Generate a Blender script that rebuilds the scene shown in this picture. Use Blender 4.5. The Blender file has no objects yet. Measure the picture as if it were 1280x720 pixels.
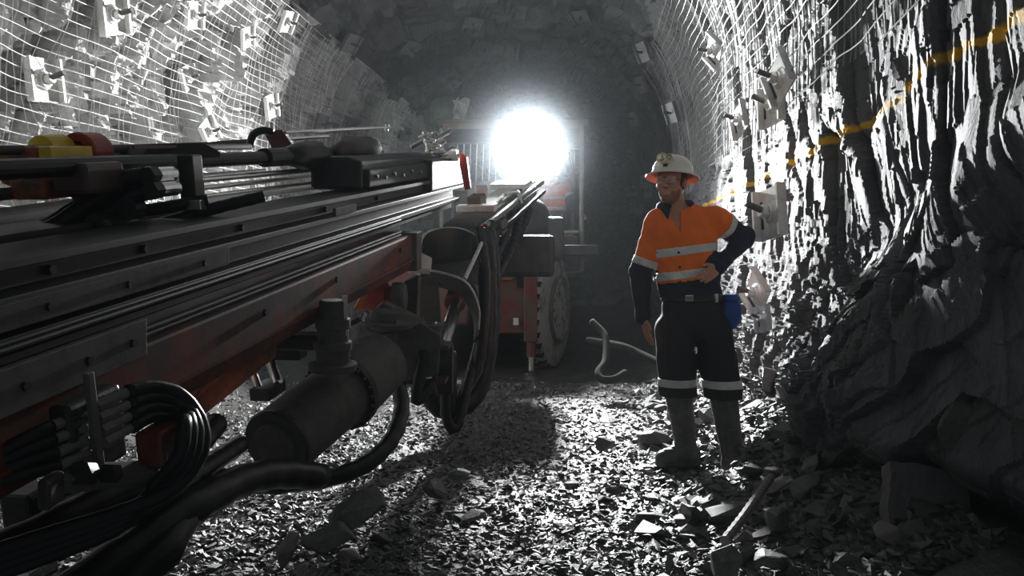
import bpy, math, random
import numpy as np
from mathutils import Vector
random.seed(7)
rng = np.random.default_rng(7)
S = bpy.context.scene

# ---------------------------------------------------------------- camera, world, lights, exposure
F_PX, CAM_Z, PITCH = 1000.0, 1.25, math.radians(1.72)
cam_d = bpy.data.cameras.new('camera'); cam = bpy.data.objects.new('camera', cam_d)
S.collection.objects.link(cam)
cam.location = (0, 0, CAM_Z); cam.rotation_euler = (math.radians(90) - PITCH, 0, 0)
cam_d.sensor_width = 36; cam_d.lens = 36 * F_PX / 1280; cam_d.clip_start = 0.05
S.camera = cam
w = bpy.data.worlds.new('World'); S.world = w; w.use_nodes = True
w.node_tree.nodes['Background'].inputs[0].default_value = (0.85, 0.92, 1.0, 1)   # faint spill from the drive behind the camera
w.node_tree.nodes['Background'].inputs[1].default_value = 0.085
S.view_settings.view_transform = 'Standard'; S.view_settings.look = 'None'
S.view_settings.exposure = 0.0; S.view_settings.gamma = 1.0; S.view_settings.use_curve_mapping = False

def spot(name, loc, aim, power, size, blend, radius, col=(1, 1, 1)):
    l = bpy.data.lights.new(name, 'SPOT'); o = bpy.data.objects.new(name, l); S.collection.objects.link(o)
    o.location = loc; o.rotation_euler = (Vector(aim) - Vector(loc)).to_track_quat('-Z', 'Y').to_euler()
    l.energy = power; l.spot_size = math.radians(size); l.spot_blend = blend; l.shadow_soft_size = radius; l.color = col
    return o
LAMP = (0.33, 11.0, 2.81)
spot('headlight_beam', (LAMP[0], LAMP[1] - 0.2, LAMP[2]), (-2.6, 0, 1.3), 7800, 114, 1.0, 0.26, (0.97, 0.985, 1.0))
spot('chest_fill_spot', (-0.35, -0.1, 1.8), (1.05, 4.8, 1.42), 42, 17, 0.9, 0.05, (1.0, 0.95, 0.88))  # unseen fill added beside the camera to brighten the miner's chest
spot('roof_fill_spot', (-0.6, 12.6, 2.7), (-0.4, 22, 5.0), 45, 150, 0.8, 0.15, (0.9, 1.0, 0.97))  # unseen fill added behind the rig to lift the far roof

def W(px, py, Y):
    """point at depth Y metres whose picture position is (px, py) in the 1280x720 photograph"""
    u, v = (px - 640) / F_PX, (360 - py) / F_PX
    y = math.cos(PITCH) + math.sin(PITCH) * v; z = -math.sin(PITCH) + math.cos(PITCH) * v
    return np.array([u / y * Y, Y, CAM_Z + z / y * Y])

# ---------------------------------------------------------------- object helpers
def link(o): S.collection.objects.link(o); return o
def tag(o, label=None, cat=None, group=None, kind=None):
    if label: o['label'] = label
    if cat: o['category'] = cat
    if group: o['group'] = group
    if kind: o['kind'] = kind
    return o
def empty(name, loc, label, cat, group=None):
    o = bpy.data.objects.new(name, None); link(o); o.location = loc; o.empty_display_size = .1
    return tag(o, label, cat, group)
def mesh_data(name, V, Fs, mats, smooth=False, mi=None):
    V = np.asarray(V, np.float32); me = bpy.data.meshes.new(name)
    if isinstance(Fs, np.ndarray):
        n, k = Fs.shape
        me.vertices.add(len(V)); me.vertices.foreach_set('co', V.ravel())
        me.loops.add(n * k); me.loops.foreach_set('vertex_index', Fs.astype(np.int32).ravel())
        me.polygons.add(n); me.polygons.foreach_set('loop_start', np.arange(0, n * k, k, dtype=np.int32))
        me.update(calc_edges=True)
    else:
        me.from_pydata([tuple(v) for v in V.tolist()], [], [tuple(f) for f in Fs]); me.update()
    for m in (mats if isinstance(mats, (list, tuple)) else [mats]): me.materials.append(m)
    if mi is not None: me.polygons.foreach_set('material_index', np.asarray(mi, np.int32))
    me.polygons.foreach_set('use_smooth', np.full(len(me.polygons), smooth, bool))
    me.validate()
    return me
def root_of(p):
    o = np.zeros(3)
    while p is not None: o = o + np.array(p.location); p = p.parent
    return o
def obj(name, VF, mat, parent=None, smooth=False, bev=0, mi=None, label=None):
    V, Fs = VF
    V = np.asarray(V, float) - root_of(parent)
    o = bpy.data.objects.new(name, mesh_data(name, V, Fs, mat, smooth, mi)); link(o); o.parent = parent
    if bev:
        b = o.modifiers.new('bevel', 'BEVEL'); b.width = bev; b.segments = 2; b.limit_method = 'ANGLE'
    if smooth == 'auto' or smooth is True:
        pass
    if label: o['label'] = label
    return o
def merge(*parts):
    V, Fs, n = [], [], 0
    for v, f in parts:
        v = np.asarray(v, float); V.append(v); Fs += [tuple(int(i) + n for i in q) for q in f]; n += len(v)
    return np.concatenate(V), Fs
def nrm(v): v = np.asarray(v, float); return v / (np.linalg.norm(v) + 1e-12)
def frame(d):
    d = nrm(d); a = np.array([0, 0, 1.0]) if abs(d[2]) < .9 else np.array([1.0, 0, 0])
    x = nrm(np.cross(d, a)); return x, np.cross(x, d), d
def box(c, h, R=None):
    c = np.asarray(c, float); s = np.array([[x, y, z] for x in (-1, 1) for y in (-1, 1) for z in (-1, 1)], float) * np.asarray(h, float)
    if R is not None: s = s @ np.asarray(R, float)          # rows of R are the box's axes
    return s + c, [(0, 1, 3, 2), (4, 6, 7, 5), (0, 4, 5, 1), (2, 3, 7, 6), (0, 2, 6, 4), (1, 5, 7, 3)]
def lathe(p, d, prof, n=24, cap=True):
    """prof = [(distance along d, radius)]"""
    x, y, z = frame(d); p = np.asarray(p, float); V = []; Fs = []
    a = np.arange(n) / n * 2 * math.pi
    for t, r in prof: V.append(p + z * t + r * (np.cos(a)[:, None] * x + np.sin(a)[:, None] * y))
    V = np.concatenate(V)
    for i in range(len(prof) - 1):
        for k in range(n): Fs.append((i * n + k, i * n + (k + 1) % n, (i + 1) * n + (k + 1) % n, (i + 1) * n + k))
    if cap: Fs += [tuple(range(n))[::-1], tuple(range((len(prof) - 1) * n, len(prof) * n))]
    return V, Fs
def cyl(p0, p1, r, r1=None, n=20, b=0):
    p0, p1 = np.asarray(p0, float), np.asarray(p1, float); L = np.linalg.norm(p1 - p0); r1 = r if r1 is None else r1
    prof = [(0, r), (L, r1)] if not b else [(0, r - b), (b, r), (L - b, r1), (L, r1 - b)]
    return lathe(p0, p1 - p0, prof, n)
def spline(pts, step=0.03):
    P = np.asarray(pts, float); P = np.concatenate([[2 * P[0] - P[1]], P, [2 * P[-1] - P[-2]]]); out = []
    for i in range(1, len(P) - 2):
        n = max(2, int(np.linalg.norm(P[i + 1] - P[i]) / step))
        t = (np.arange(n) / n)[:, None]
        a, b, c, d = P[i - 1], P[i], P[i + 1], P[i + 2]
        out.append(.5 * (2 * b + (c - a) * t + (2 * a - 5 * b + 4 * c - d) * t ** 2 + (3 * b - a - 3 * c + d) * t ** 3))
    out.append(P[-2][None]); return np.concatenate(out)
def tube(pts, r, n=10, rib=0.0, period=2, raw=False, step=None):
    C = np.asarray(pts, float) if raw else spline(pts, step or max(.012, r * .8))
    T = np.gradient(C, axis=0); T /= np.linalg.norm(T, axis=1)[:, None] + 1e-9
    x = frame(T[0])[0]; V = []; a = np.arange(n) / n * 2 * math.pi
    for i in range(len(C)):
        x = nrm(x - T[i] * np.dot(x, T[i])); y = np.cross(T[i], x)
        rr = (r[i] if hasattr(r, '__len__') else r) * (1 + (rib if i % period == 0 else 0))
        V.append(C[i] + rr * (np.cos(a)[:, None] * x + np.sin(a)[:, None] * y))
    V = np.concatenate(V); m = len(C)
    Fs = [(i * n + k, i * n + (k + 1) % n, (i + 1) * n + (k + 1) % n, (i + 1) * n + k) for i in range(m - 1) for k in range(n)]
    return V, Fs + [tuple(range(n))[::-1], tuple(range((m - 1) * n, m * n))]
def extrude(poly, a, b):
    """poly: list of 3-D points (a flat outline); a and b: offsets of the two ends"""
    P = np.asarray(poly, float); n = len(P)
    V = np.concatenate([P + np.asarray(a), P + np.asarray(b)])
    return V, [tuple(range(n))[::-1], tuple(range(n, 2 * n))] + [(k, (k + 1) % n, n + (k + 1) % n, n + k) for k in range(n)]
def copy_tree(o, parent=None):
    c = o.copy(); link(c); c.parent = parent
    for ch in list(o.children): copy_tree(ch, c)
    return c

# ---------------------------------------------------------------- noise (numpy)
def hsh(i, j, k, s):
    with np.errstate(over='ignore'):
        h = (i.astype(np.int64) * 374761393 + j.astype(np.int64) * 668265263 + k.astype(np.int64) * 2147483647 + s * 974634787).astype(np.uint32)
        h = (h ^ (h >> np.uint32(13))) * np.uint32(1274126177); h = (h ^ (h >> np.uint32(16))) * np.uint32(2246822519); h ^= h >> np.uint32(15)
    return h.astype(np.float32) / np.float32(4294967296.0)
def vnoise(x, y, z=None, s=0):
    z = np.zeros_like(x) if z is None else z
    i, j, k = np.floor(x), np.floor(y), np.floor(z); u, v, t = x - i, y - j, z - k
    u, v, t = [q * q * (3 - 2 * q) for q in (u, v, t)]; r = 0
    for a in (0, 1):
        for b in (0, 1):
            for c in (0, 1):
                r = r + hsh(i + a, j + b, k + c, s) * (u if a else 1 - u) * (v if b else 1 - v) * (t if c else 1 - t)
    return r * 2 - 1
def fbm(x, y, z=None, o=4, s=0):
    r, a = 0, 1.0
    for q in range(o):
        f = 2 ** q; r = r + a * vnoise(x * f, y * f, None if z is None else z * f, s + q); a *= .5
    return r / 1.9
def facet(x, y, s, tilt=1.0):
    """broken-rock facets: every cell a tilted plane with its own height; returns height, edge distance"""
    i, j = np.floor(x), np.floor(y); b1 = np.full(x.shape, 9., np.float32); b2 = b1.copy(); h = np.zeros_like(b1); zz = np.zeros_like(i)
    for a in (-1, 0, 1):
        for b in (-1, 0, 1):
            ci, cj = i + a, j + b
            dx = x - (ci + .1 + .8 * hsh(ci, cj, zz, s)); dy = y - (cj + .1 + .8 * hsh(ci, cj, zz, s + 1))
            d = dx * dx + dy * dy
            hh = hsh(ci, cj, zz, s + 2) * 2 - 1 + tilt * ((hsh(ci, cj, zz, s + 3) - .5) * 2.4 * dx + (hsh(ci, cj, zz, s + 4) - .5) * 2.4 * dy)
            n = d < b1; b2 = np.where(n, b1, np.minimum(b2, d)); h = np.where(n, hh, h); b1 = np.where(n, d, b1)
    return h, np.sqrt(b2) - np.sqrt(b1)
def sstep(a, b, x): t = np.clip((x - a) / (b - a), 0, 1); return t * t * (3 - 2 * t)

# ---------------------------------------------------------------- materials
def nodes(name):
    m = bpy.data.materials.new(name); m.use_nodes = True; nt = m.node_tree; nt.nodes.clear()
    out = nt.nodes.new('ShaderNodeOutputMaterial'); b = nt.nodes.new('ShaderNodeBsdfPrincipled'); nt.links.new(b.outputs[0], out.inputs[0])
    return m, nt, b
def nn(nt, t, **kw):
    n = nt.nodes.new(t)
    for k, v in kw.items():
        if k in n.inputs: n.inputs[k].default_value = v
        else: setattr(n, k, v)
    return n
def ramp(nt, src, stops):
    r = nn(nt, 'ShaderNodeValToRGB'); e = r.color_ramp.elements
    while len(e) < len(stops): e.new(.5)
    for q, (p, c) in zip(e, stops): q.position = p; q.color = (*c, 1) if hasattr(c, '__len__') else (c, c, c, 1)
    nt.links.new(src, r.inputs[0]); return r.outputs[0]
def mathn(nt, op, a, b=None, clamp=False):
    n = nn(nt, 'ShaderNodeMath', operation=op, use_clamp=clamp)
    for i, q in enumerate((a, b)):
        if q is None: continue
        if isinstance(q, (int, float)): n.inputs[i].default_value = q
        else: nt.links.new(q, n.inputs[i])
    return n.outputs[0]
def mixc(nt, f, a, b):
    n = nn(nt, 'ShaderNodeMix', data_type='RGBA')
    for i, q in ((0, f), (6, a), (7, b)):
        if isinstance(q, (int, float)): n.inputs[i].default_value = q
        elif isinstance(q, tuple): n.inputs[i].default_value = (*q, 1)
        else: nt.links.new(q, n.inputs[i])
    return n.outputs[2]
def simple(name, col, rough=.5, metal=0.0, var=.35, scale=14, bump=.15, dirt=None, dirt_amt=.5, spec=.5):
    """worn surface: colour broken by noise, optional dirt film, fine relief"""
    m, nt, b = nodes(name); tc = nn(nt, 'ShaderNodeTexCoord')
    n1 = nn(nt, 'ShaderNodeTexNoise', Scale=scale, Detail=6.0, Roughness=.65); nt.links.new(tc.outputs['Object'], n1.inputs['Vector'])
    c = np.array(col); base = ramp(nt, n1.outputs[0], [(.3, tuple(c * (1 - var))), (.7, tuple(np.minimum(c * (1 + var), 1)))])
    if dirt is not None:
        n2 = nn(nt, 'ShaderNodeTexNoise', Scale=scale * .4, Detail=8.0, Roughness=.75); nt.links.new(tc.outputs['Object'], n2.inputs['Vector'])
        f = ramp(nt, n2.outputs[0], [(.62 - dirt_amt * .35, 0.0), (.72 - dirt_amt * .25, 1.0)]); base = mixc(nt, f, base, tuple(dirt))
    nt.links.new(base, b.inputs['Base Color'])
    b.inputs['Roughness'].default_value = rough; b.inputs['Metallic'].default_value = metal; b.inputs['Specular IOR Level'].default_value = spec
    if bump:
        bp = nn(nt, 'ShaderNodeBump', Strength=bump, Distance=.003); n3 = nn(nt, 'ShaderNodeTexNoise', Scale=scale * 6, Detail=4.0)
        nt.links.new(tc.outputs['Object'], n3.inputs['Vector']); nt.links.new(n3.outputs[0], bp.inputs['Height']); nt.links.new(bp.outputs[0], b.inputs['Normal'])
    return m
def rock_material(name, base, wet=.0, line=False, var=.45, streak=(1, 1, 1)):
    m, nt, b = nodes(name); tc = nn(nt, 'ShaderNodeTexCoord'); mp = nn(nt, 'ShaderNodeMapping'); mp.inputs['Scale'].default_value = streak
    nt.links.new(tc.outputs['Object'], mp.inputs[0])
    n1 = nn(nt, 'ShaderNodeTexNoise', Scale=3.0, Detail=9.0, Roughness=.7); n2 = nn(nt, 'ShaderNodeTexNoise', Scale=38.0, Detail=6.0, Roughness=.7)
    for n in (n1, n2): nt.links.new(mp.outputs[0], n.inputs['Vector'])
    c = np.array(base); f = mathn(nt, 'ADD', mathn(nt, 'MULTIPLY', n1.outputs[0], .6), mathn(nt, 'MULTIPLY', n2.outputs[0], .4))
    col = ramp(nt, f, [(.34, tuple(c * (1 - var))), (.52, tuple(c)), (.66, tuple(np.minimum(c * (1 + var), 1)))])
    if line:                       # sprayed yellow grade line, a coat of paint at one level along the wall
        sp = nn(nt, 'ShaderNodeSeparateXYZ'); nt.links.new(tc.outputs['Object'], sp.inputs[0])
        n4 = nn(nt, 'ShaderNodeTexNoise', Scale=7.0, Detail=5.0); nt.links.new(tc.outputs['Object'], n4.inputs['Vector'])
        wob = mathn(nt, 'MULTIPLY', mathn(nt, 'SUBTRACT', n4.outputs[0], .5), .09)
        d = mathn(nt, 'ABSOLUTE', mathn(nt, 'SUBTRACT', mathn(nt, 'ADD', sp.outputs[2], wob), 1.925))
        wd = mathn(nt, 'ADD', mathn(nt, 'MULTIPLY', n2.outputs[0], .018), .004)
        k = mathn(nt, 'SUBTRACT', 1.0, mathn(nt, 'DIVIDE', mathn(nt, 'SUBTRACT', d, wd), .012, ), True)
        k = mathn(nt, 'MINIMUM', k, 1.0, True)
        gaps = ramp(nt, n4.outputs[0], [(.30, .25), (.46, 1.0)])
        col = mixc(nt, mathn(nt, 'MULTIPLY', k, gaps), col, (.85, .50, .02))
    nt.links.new(col, b.inputs['Base Color'])
    b.inputs['Roughness'].default_value = .75 - .45 * wet; b.inputs['Specular IOR Level'].default_value = .35 + .3 * wet
    bp = nn(nt, 'ShaderNodeBump', Strength=.55, Distance=.012); nt.links.new(n2.outputs[0], bp.inputs['Height']); nt.links.new(bp.outputs[0], b.inputs['Normal'])
    return m
M = {}
M['rock_right'] = rock_material('rock_right', (.130, .132, .135), .25, True, streak=(1, 2.2, .8))
M['rock_left'] = rock_material('rock_left', (.42, .42, .412), .2, streak=(1, 1.5, .5))
M['rock_roof'] = rock_material('rock_roof', (.11, .117, .117), .1)
M['muck'] = rock_material('muck', (.065, .065, .062), 1.0)
M['chip'] = rock_material('chip', (.115, .115, .112), .75)
M['stone'] = rock_material('stone', (.15, .15, .147), .55)
M['slab'] = rock_material('slab', (.20, .197, .19), .15, var=.25)
M['pale'] = rock_material('pale', (.27, .265, .235), .3, var=.25)
M['galv'] = simple('galvanised', (.62, .62, .60), .5, .35, .2, 20)
M['wire'] = simple('wire', (.75, .75, .73), .5, .3, .25, 8, 0)
M['mudhose'] = simple('muddy_hose', (.035, .034, .032), .95, 0, .3, 12, .1, spec=.08)
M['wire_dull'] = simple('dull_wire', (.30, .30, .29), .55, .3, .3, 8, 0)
M['plate_shaded'] = simple('plate_shaded', (.20, .21, .21), .6, .2, .2, 20)  # darker copy of the plate metal, far gloom put into the colour
M['darksteel'] = simple('dark_steel', (.020, .020, .020), .42, .3, .4, 9, .12, dirt=(.04, .039, .036), dirt_amt=.35)
M['rail'] = simple('rail_steel', (.026, .026, .026), .5, .2, .3, 6, .06, dirt=(.042, .041, .038), dirt_amt=.5)
M['dustysteel'] = simple('dusty_steel', (.080, .077, .072), .7, .0, .35, 10, .08, dirt=(.12, .116, .107), dirt_amt=.6, spec=.3)
M['rubber'] = simple('rubber_hose', (.006, .006, .007), .34, 0, .4, 14, .1, spec=.28)
M['tyre'] = simple('tyre_rubber', (.045, .045, .045), .7, 0, .3, 12, .2, dirt=(.30, .295, .28), dirt_amt=.8)
M['fitting'] = simple('fitting_steel', (.17, .165, .155), .5, .2, .25, 14, .05)
M['chrome'] = simple('chrome', (.72, .72, .70), .18, .95, .1, 20, .03)
M['red'] = simple('red_paint', (.13, .016, .009), .45, 0, .3, 7, .1, dirt=(.07, .05, .04), dirt_amt=.55)
M['redbright'] = simple('bright_red_paint', (.36, .028, .014), .40, 0, .2, 7, .08, dirt=(.09, .05, .04), dirt_amt=.15)
M['orangered'] = simple('orange_red_paint', (.55, .11, .025), .42, 0, .25, 8, .1, dirt=(.10, .065, .045), dirt_amt=.5)
M['boom'] = simple('boom_paint', (.17, .022, .007), .6, 0, .35, 5, .08, dirt=(.036, .019, .014), dirt_amt=.62, spec=.25)
M['yellow'] = simple('yellow_paint', (.90, .62, .02), .4, 0, .15, 10, .05)
M['brown'] = simple('canopy_paint', (.10, .08, .055), .6, .1, .3, 8, .1)
M['cream'] = simple('post_paint', (.22, .22, .19), .5, .1, .25, 8, .1)
M['boot'] = simple('rubber_boot', (.070, .070, .066), .45, 0, .25, 16, .12, dirt=(.13, .128, .12), dirt_amt=.4)
# ---------------------------------------------------------------- the drive: profile, displacement, walls
HW, CROWN, SPRING = 2.6, 5.0, 2.5
def xc(y): return -1.3 + .1 * y
_q = [HW, HW]; _z = [-.5, SPRING]
for a in np.linspace(0, math.pi / 2, 120)[1:]:
    _q.append(HW * math.cos(a) ** .72); _z.append(SPRING + (CROWN - SPRING) * math.sin(a) ** .86)
_q = np.array(_q); _z = np.array(_z); _s = np.concatenate([[0], np.cumsum(np.hypot(np.diff(_q), np.diff(_z)))]) - .5
S_MAX = _s[-1]
def prof(v):
    q = np.interp(v, _s, _q); z = np.interp(v, _s, _z); e = .03
    dq = np.interp(v + e, _s, _q) - np.interp(v - e, _s, _q); dz = np.interp(v + e, _s, _z) - np.interp(v - e, _s, _z)
    L = np.hypot(dq, dz) + 1e-9
    return q, z, -dz / L, dq / L          # inward normal (nq, nz)
def disp_right(y, v):
    y = np.asarray(y, np.float32); v = np.asarray(v, np.float32)
    wy = y + .10 * fbm(y * 2.1, v * 2.1, o=3, s=3); wv = v + .10 * fbm(y * 2.1, v * 2.1, o=3, s=9)
    lean = sstep(1.6, .6, v)              # lower wall: bedding dips; upper wall: steep flakes
    a1 = wy - .34 * wv; b1 = wv + .2 * wy                     # steep flakes
    a2 = wy * .80 - .60 * wv; b2 = wy * .60 + .80 * wv         # dipping beds (rise towards the camera)
    h1, e1 = facet(a1 / .34, b1 / .95, 11); h2, e2 = facet(a1 / .12, b1 / .36, 21); h3, _ = facet(a1 / .05, b1 / .13, 31)
    g1, f1 = facet(a2 / .75, b2 / .22, 41); g2, f2 = facet(a2 / .26, b2 / .07, 51)
    up = .042 * h1 + .014 * h2 + .007 * h3
    lo = .070 * g1 + .030 * g2 + .012 * h3 + .02 * h2
    d = up * (1 - lean) + lo * lean
    d = d * (1 - .35 * sstep(4.2, 6.0, y)) + .08 * fbm(y * .7, v * .8, o=3, s=5) - .03 * np.exp(-np.minimum(e1, .5) * 14) * (1 - lean)
    # the big outcrop that bulges into the drive below the plates
    k = sstep(1.45, 1.0, v + .30 * (y - 3.4)) * sstep(4.35, 3.75, y) * sstep(2.3, 3.0, y + .35 * v)
    d = d + .20 * k
    k2 = sstep(.95, .55, v + .1 * fbm(y * 3, v * 3, s=2)) * sstep(6.2, 5.2, y)
    d = d + .10 * k2
    d = d + .17 * sstep(3.5, 2.2, y) * sstep(1.25, 1.7, v)          # upper wall swells towards the camera
    # smooth buttress nearest the camera
    k3 = sstep(3.2, 2.75, y + .10 * fbm(y * 2, v * 2, o=2, s=77)) * sstep(1.55, .95, v + .12 * fbm(y * 2.5, v * 2.5, o=2, s=78))
    d = d * (1 - .75 * k3) + k3 * (.10 - .12 * (2.9 - y) + .03 * g1)
    d = d - .26 * sstep(.62, .35, v) * sstep(3.7, 3.2, y)
    # black slot beyond the buttress edge
    d = d - .45 * sstep(2.14, 2.11, y) * sstep(1.22, 1.18, v) * sstep(.72, .80, v)
    return d
def disp_left(y, v):
    y = np.asarray(y, np.float32); v = np.asarray(v, np.float32)
    wy = y + .12 * fbm(y * 1.7, v * 1.2, o=3, s=63)
    a1 = wy - .30 * v
    h1, e1 = facet(a1 / .42, v / 1.1, 71); h2, _ = facet(a1 / .15, v / .5, 81); h3, _ = facet(a1 / .06, v / .17, 91)
    return .17 * h1 + .10 * h2 + .05 * h3 + .10 * fbm(y * .7, v * .8, o=3, s=65) - .05 * np.exp(-np.minimum(e1, .5) * 12)
def disp_roof(y, v):
    h1, _ = facet(np.asarray(y, np.float32) / .8, np.asarray(v, np.float32) / .7, 101); h2, _ = facet(np.asarray(y, np.float32) / .25, np.asarray(v, np.float32) / .25, 111)
    return .12 * h1 + .05 * h2 + .1 * fbm(y * .6, v * .6, o=3, s=105)
def wall_point(side, y, v, off=0.0, d=None):
    """side +1 right wall, -1 left wall"""
    q, z, nq, nz = prof(v); d = (disp_right if side > 0 else disp_left)(y, v) if d is None else d
    d = d + off
    return np.stack([xc(y) + side * (q + nq * d), y + 0 * q, z + nz * d], -1)
def grid_faces(n, m, flip=False):
    i = (np.arange(n - 1)[:, None] * m + np.arange(m - 1)).ravel()
    f = np.stack([i, i + 1, i + m + 1, i + m], -1); return f[:, ::-1].copy() if flip else f
def yrows(y0, y1, k):
    out = [y0]
    while out[-1] < y1: out.append(out[-1] + min(.12, max(.008, k * out[-1] ** 2)))
    return np.array(out)
V_TOP = 4.35
ys = yrows(1.2, 24.3, .00105); vs = np.concatenate([np.arange(-.3, 2.6, .0085), np.arange(2.6, V_TOP, .016)])
Y_, V_ = np.meshgrid(ys, vs, indexing='ij')
o = obj('wall_right', (wall_point(1, Y_, V_).reshape(-1, 3), grid_faces(len(ys), len(vs))), M['rock_right']); tag(o, kind='structure', label='grey fractured rock wall with a sprayed yellow grade line')
ys = yrows(2.5, 24.3, .0009); vs = np.concatenate([np.arange(-.3, 1.2, .05), np.arange(1.2, V_TOP, .012)])
Y_, V_ = np.meshgrid(ys, vs, indexing='ij')
o = obj('wall_left', (wall_point(-1, Y_, V_).reshape(-1, 3), grid_faces(len(ys), len(vs), True)), M['rock_left']); tag(o, kind='structure', label='pale flaky rock wall behind wire mesh')
ys = np.arange(1.2, 24.4, .09); vs = np.linspace(0, 1, 90)
Y_, T_ = np.meshgrid(ys, vs, indexing='ij'); lim = S_MAX - (V_TOP - .12); ss = (T_ * 2 - 1) * lim
q, z, nq, nz = prof(S_MAX - np.abs(ss)); dd = disp_roof(Y_, ss) * (1 - .7 * sstep(.85, 1, np.abs(T_ * 2 - 1)))
sg = np.where(ss > 0, 1., -1.)
P = np.stack([xc(Y_) + sg * (q + nq * dd), Y_, z + nz * dd], -1)
o = obj('ceiling', (P.reshape(-1, 3), grid_faces(len(ys), len(vs), True)), M['rock_roof']); tag(o, kind='structure', label='dark arched rock roof with pale bolt plates')
xs = np.arange(-3.4, 4.2, .06); zs = np.arange(-.4, 5.6, .06); X_, Z_ = np.meshgrid(xs, zs, indexing='ij')
P = np.stack([X_, 24.1 - 1.6 * disp_roof(X_ + 40, Z_), Z_], -1)
o = obj('wall_back', (P.reshape(-1, 3), grid_faces(len(xs), len(zs), True)), M['rock_roof']); tag(o, kind='structure', label='dark rock face at the end of the drive')

def floor_h(x, y):
    x = np.asarray(x, np.float32); y = np.asarray(y, np.float32)
    dr = (xc(y) + HW) - x; dl = x - (xc(y) - HW)
    h = .40 * sstep(.80, .02, dr + .10 * fbm(x * 1.7, y * 1.7, o=2, s=122)) + .35 * sstep(.9, 0, dl)
    h = h + .035 * fbm(x * 1.3, y * 1.3, o=4, s=120) + .012 * fbm(x * 9, y * 9, o=3, s=121)
    k = sstep(.75, .1, np.hypot((x - 1.17) / .45, (y - 4.75) / .55))      # trodden flat where the miner stands
    return h * (1 - k) + k * (.008 * fbm(x * 6, y * 6, o=2, s=125) - .012)
ys = yrows(1.6, 24.0, .0011); xs = np.arange(-3.6, 3.2, .02)
Y_, X_ = np.meshgrid(ys, xs, indexing='ij'); X_ = X_ + np.maximum(Y_ - 8, 0) * .1
P = np.stack([X_, Y_, floor_h(X_, Y_)], -1)
o = obj('floor', (P.reshape(-1, 3), grid_faces(len(ys), len(xs), True)), M['muck'], smooth=True); tag(o, kind='structure', label='wet dark muck floor strewn with rock chips')

def hit_wall(px, py, side):
    a = W(px, py, 1.0) - np.array([0, 0, CAM_Z])
    for y in np.arange(1.8, 22, .01):
        p = np.array([0, 0, CAM_Z]) + a * y
        qz = np.interp(p[2], _z, _q)
        if (p[0] - xc(y)) * side > qz - .08 or p[2] > CROWN - .1:
            v = np.interp(p[2], _z, _s); return y, float(v)
    return None

# ---------------------------------------------------------------- wire mesh screens
def wire_screen(side, y0, y1, pitch, keep, name, label, rad, amp, off, mat='wire'):
    parts = []
    df = disp_right if side > 0 else disp_left
    vv = np.arange(1.2, 4.3, pitch); yy = np.arange(y0, y1, pitch)
    def run(Y, Vv):
        dist = df(Y, Vv); k = 5                                  # the screen bridges hollows: a running maximum, smoothed
        pad = np.pad(dist, k, mode='edge'); mx = np.max([pad[i:i + len(dist)] for i in range(2 * k + 1)], axis=0)
        pad = np.pad(mx, k, mode='edge'); sm = np.mean([pad[i:i + len(dist)] for i in range(2 * k + 1)], axis=0)
        jit = amp * fbm(Y * 1.9, Vv * 1.9, o=2, s=200)
        jy = amp * fbm(Y * 2.3, Vv * 2.3, o=2, s=203); jv = amp * fbm(Y * 2.3, Vv * 2.3, o=2, s=207)
        return wall_point(side, Y + jy, Vv + jv, off, .55 * sm + .45 * .13 + jit), keep(Y, Vv)
    def emit(P, K):
        i = 0
        while i < len(K):
            if K[i]:
                j = i
                while j < len(K) and K[j]: j += 1
                if j - i >= 3: parts.append(tube(P[i:j], rad, 4, raw=True))
                i = j
            else: i += 1
    for v in vv:
        Y = np.arange(y0, y1, pitch * .6); emit(*run(Y, np.full_like(Y, v)))
    for y in yy:
        Vv = np.arange(1.2, 4.3, pitch * .5); emit(*run(np.full_like(Vv, y), Vv))
    o = obj(name, merge(*parts), M[mat]); tag(o, label, 'wire mesh'); return o
def keep_right(y, v):
    edge = 2.16 + .12 * fbm(y * 1.6, v * 0, o=2, s=31)
    return (v > edge) & (y > 2.3)
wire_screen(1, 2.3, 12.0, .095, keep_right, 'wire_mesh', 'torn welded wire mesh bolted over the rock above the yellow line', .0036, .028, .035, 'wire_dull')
wire_screen(-1, 3.8, 15.0, .085, lambda y, v: v > 1.25, 'wire_mesh', 'welded wire mesh sheet over the pale rock behind the drill boom', .0031, .020, .03)

# ---------------------------------------------------------------- rock bolt plates
def plate_mesh(s=.1):
    t = .004
    pl = box((0, 0, 0), (s, s, t)); l1 = box((-s * .93, 0, .018), (.006, s, .016)); l2 = box((s * .93, 0, .018), (.006, s, .016))
    dome = lathe((0, 0, 0), (0, 0, 1), [(.003, .052), (.012, .045), (.022, .030), (.024, .022)], 16)
    slot = box((-s * .70, 0, .006), (.006, s * .55, .003))  # dark strip standing in for the shadow of the slot
    bolt = cyl((0, 0, .02), (.012, .03, .11), .013, n=10); nut = lathe((0, 0, .024), (.1, .27, 1), [(0, .026), (.03, .026)], 6)
    ring = lathe((0, 0, .02), (0, 0, 1), [(0, .034), (.008, .034)], 16)
    return pl, l1, l2, dome, slot, bolt, nut, ring
pm = plate_mesh()
names = ('plate', 'folded_lip', 'folded_lip', 'dome', 'slot_shadow', 'bolt', 'nut', 'washer')
pdata = [mesh_data(n, v, f, M['galv']) for n, (v, f) in zip(names, pm)]
pdata[4].materials[0] = M['darksteel']; pfar = mesh_data('plate', *pm[0], M['plate_shaded']); lfar = [mesh_data('folded_lip', *pm[k], M['plate_shaded']) for k in (1, 2)]
pdata[5].materials[0] = M['dustysteel']
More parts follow.
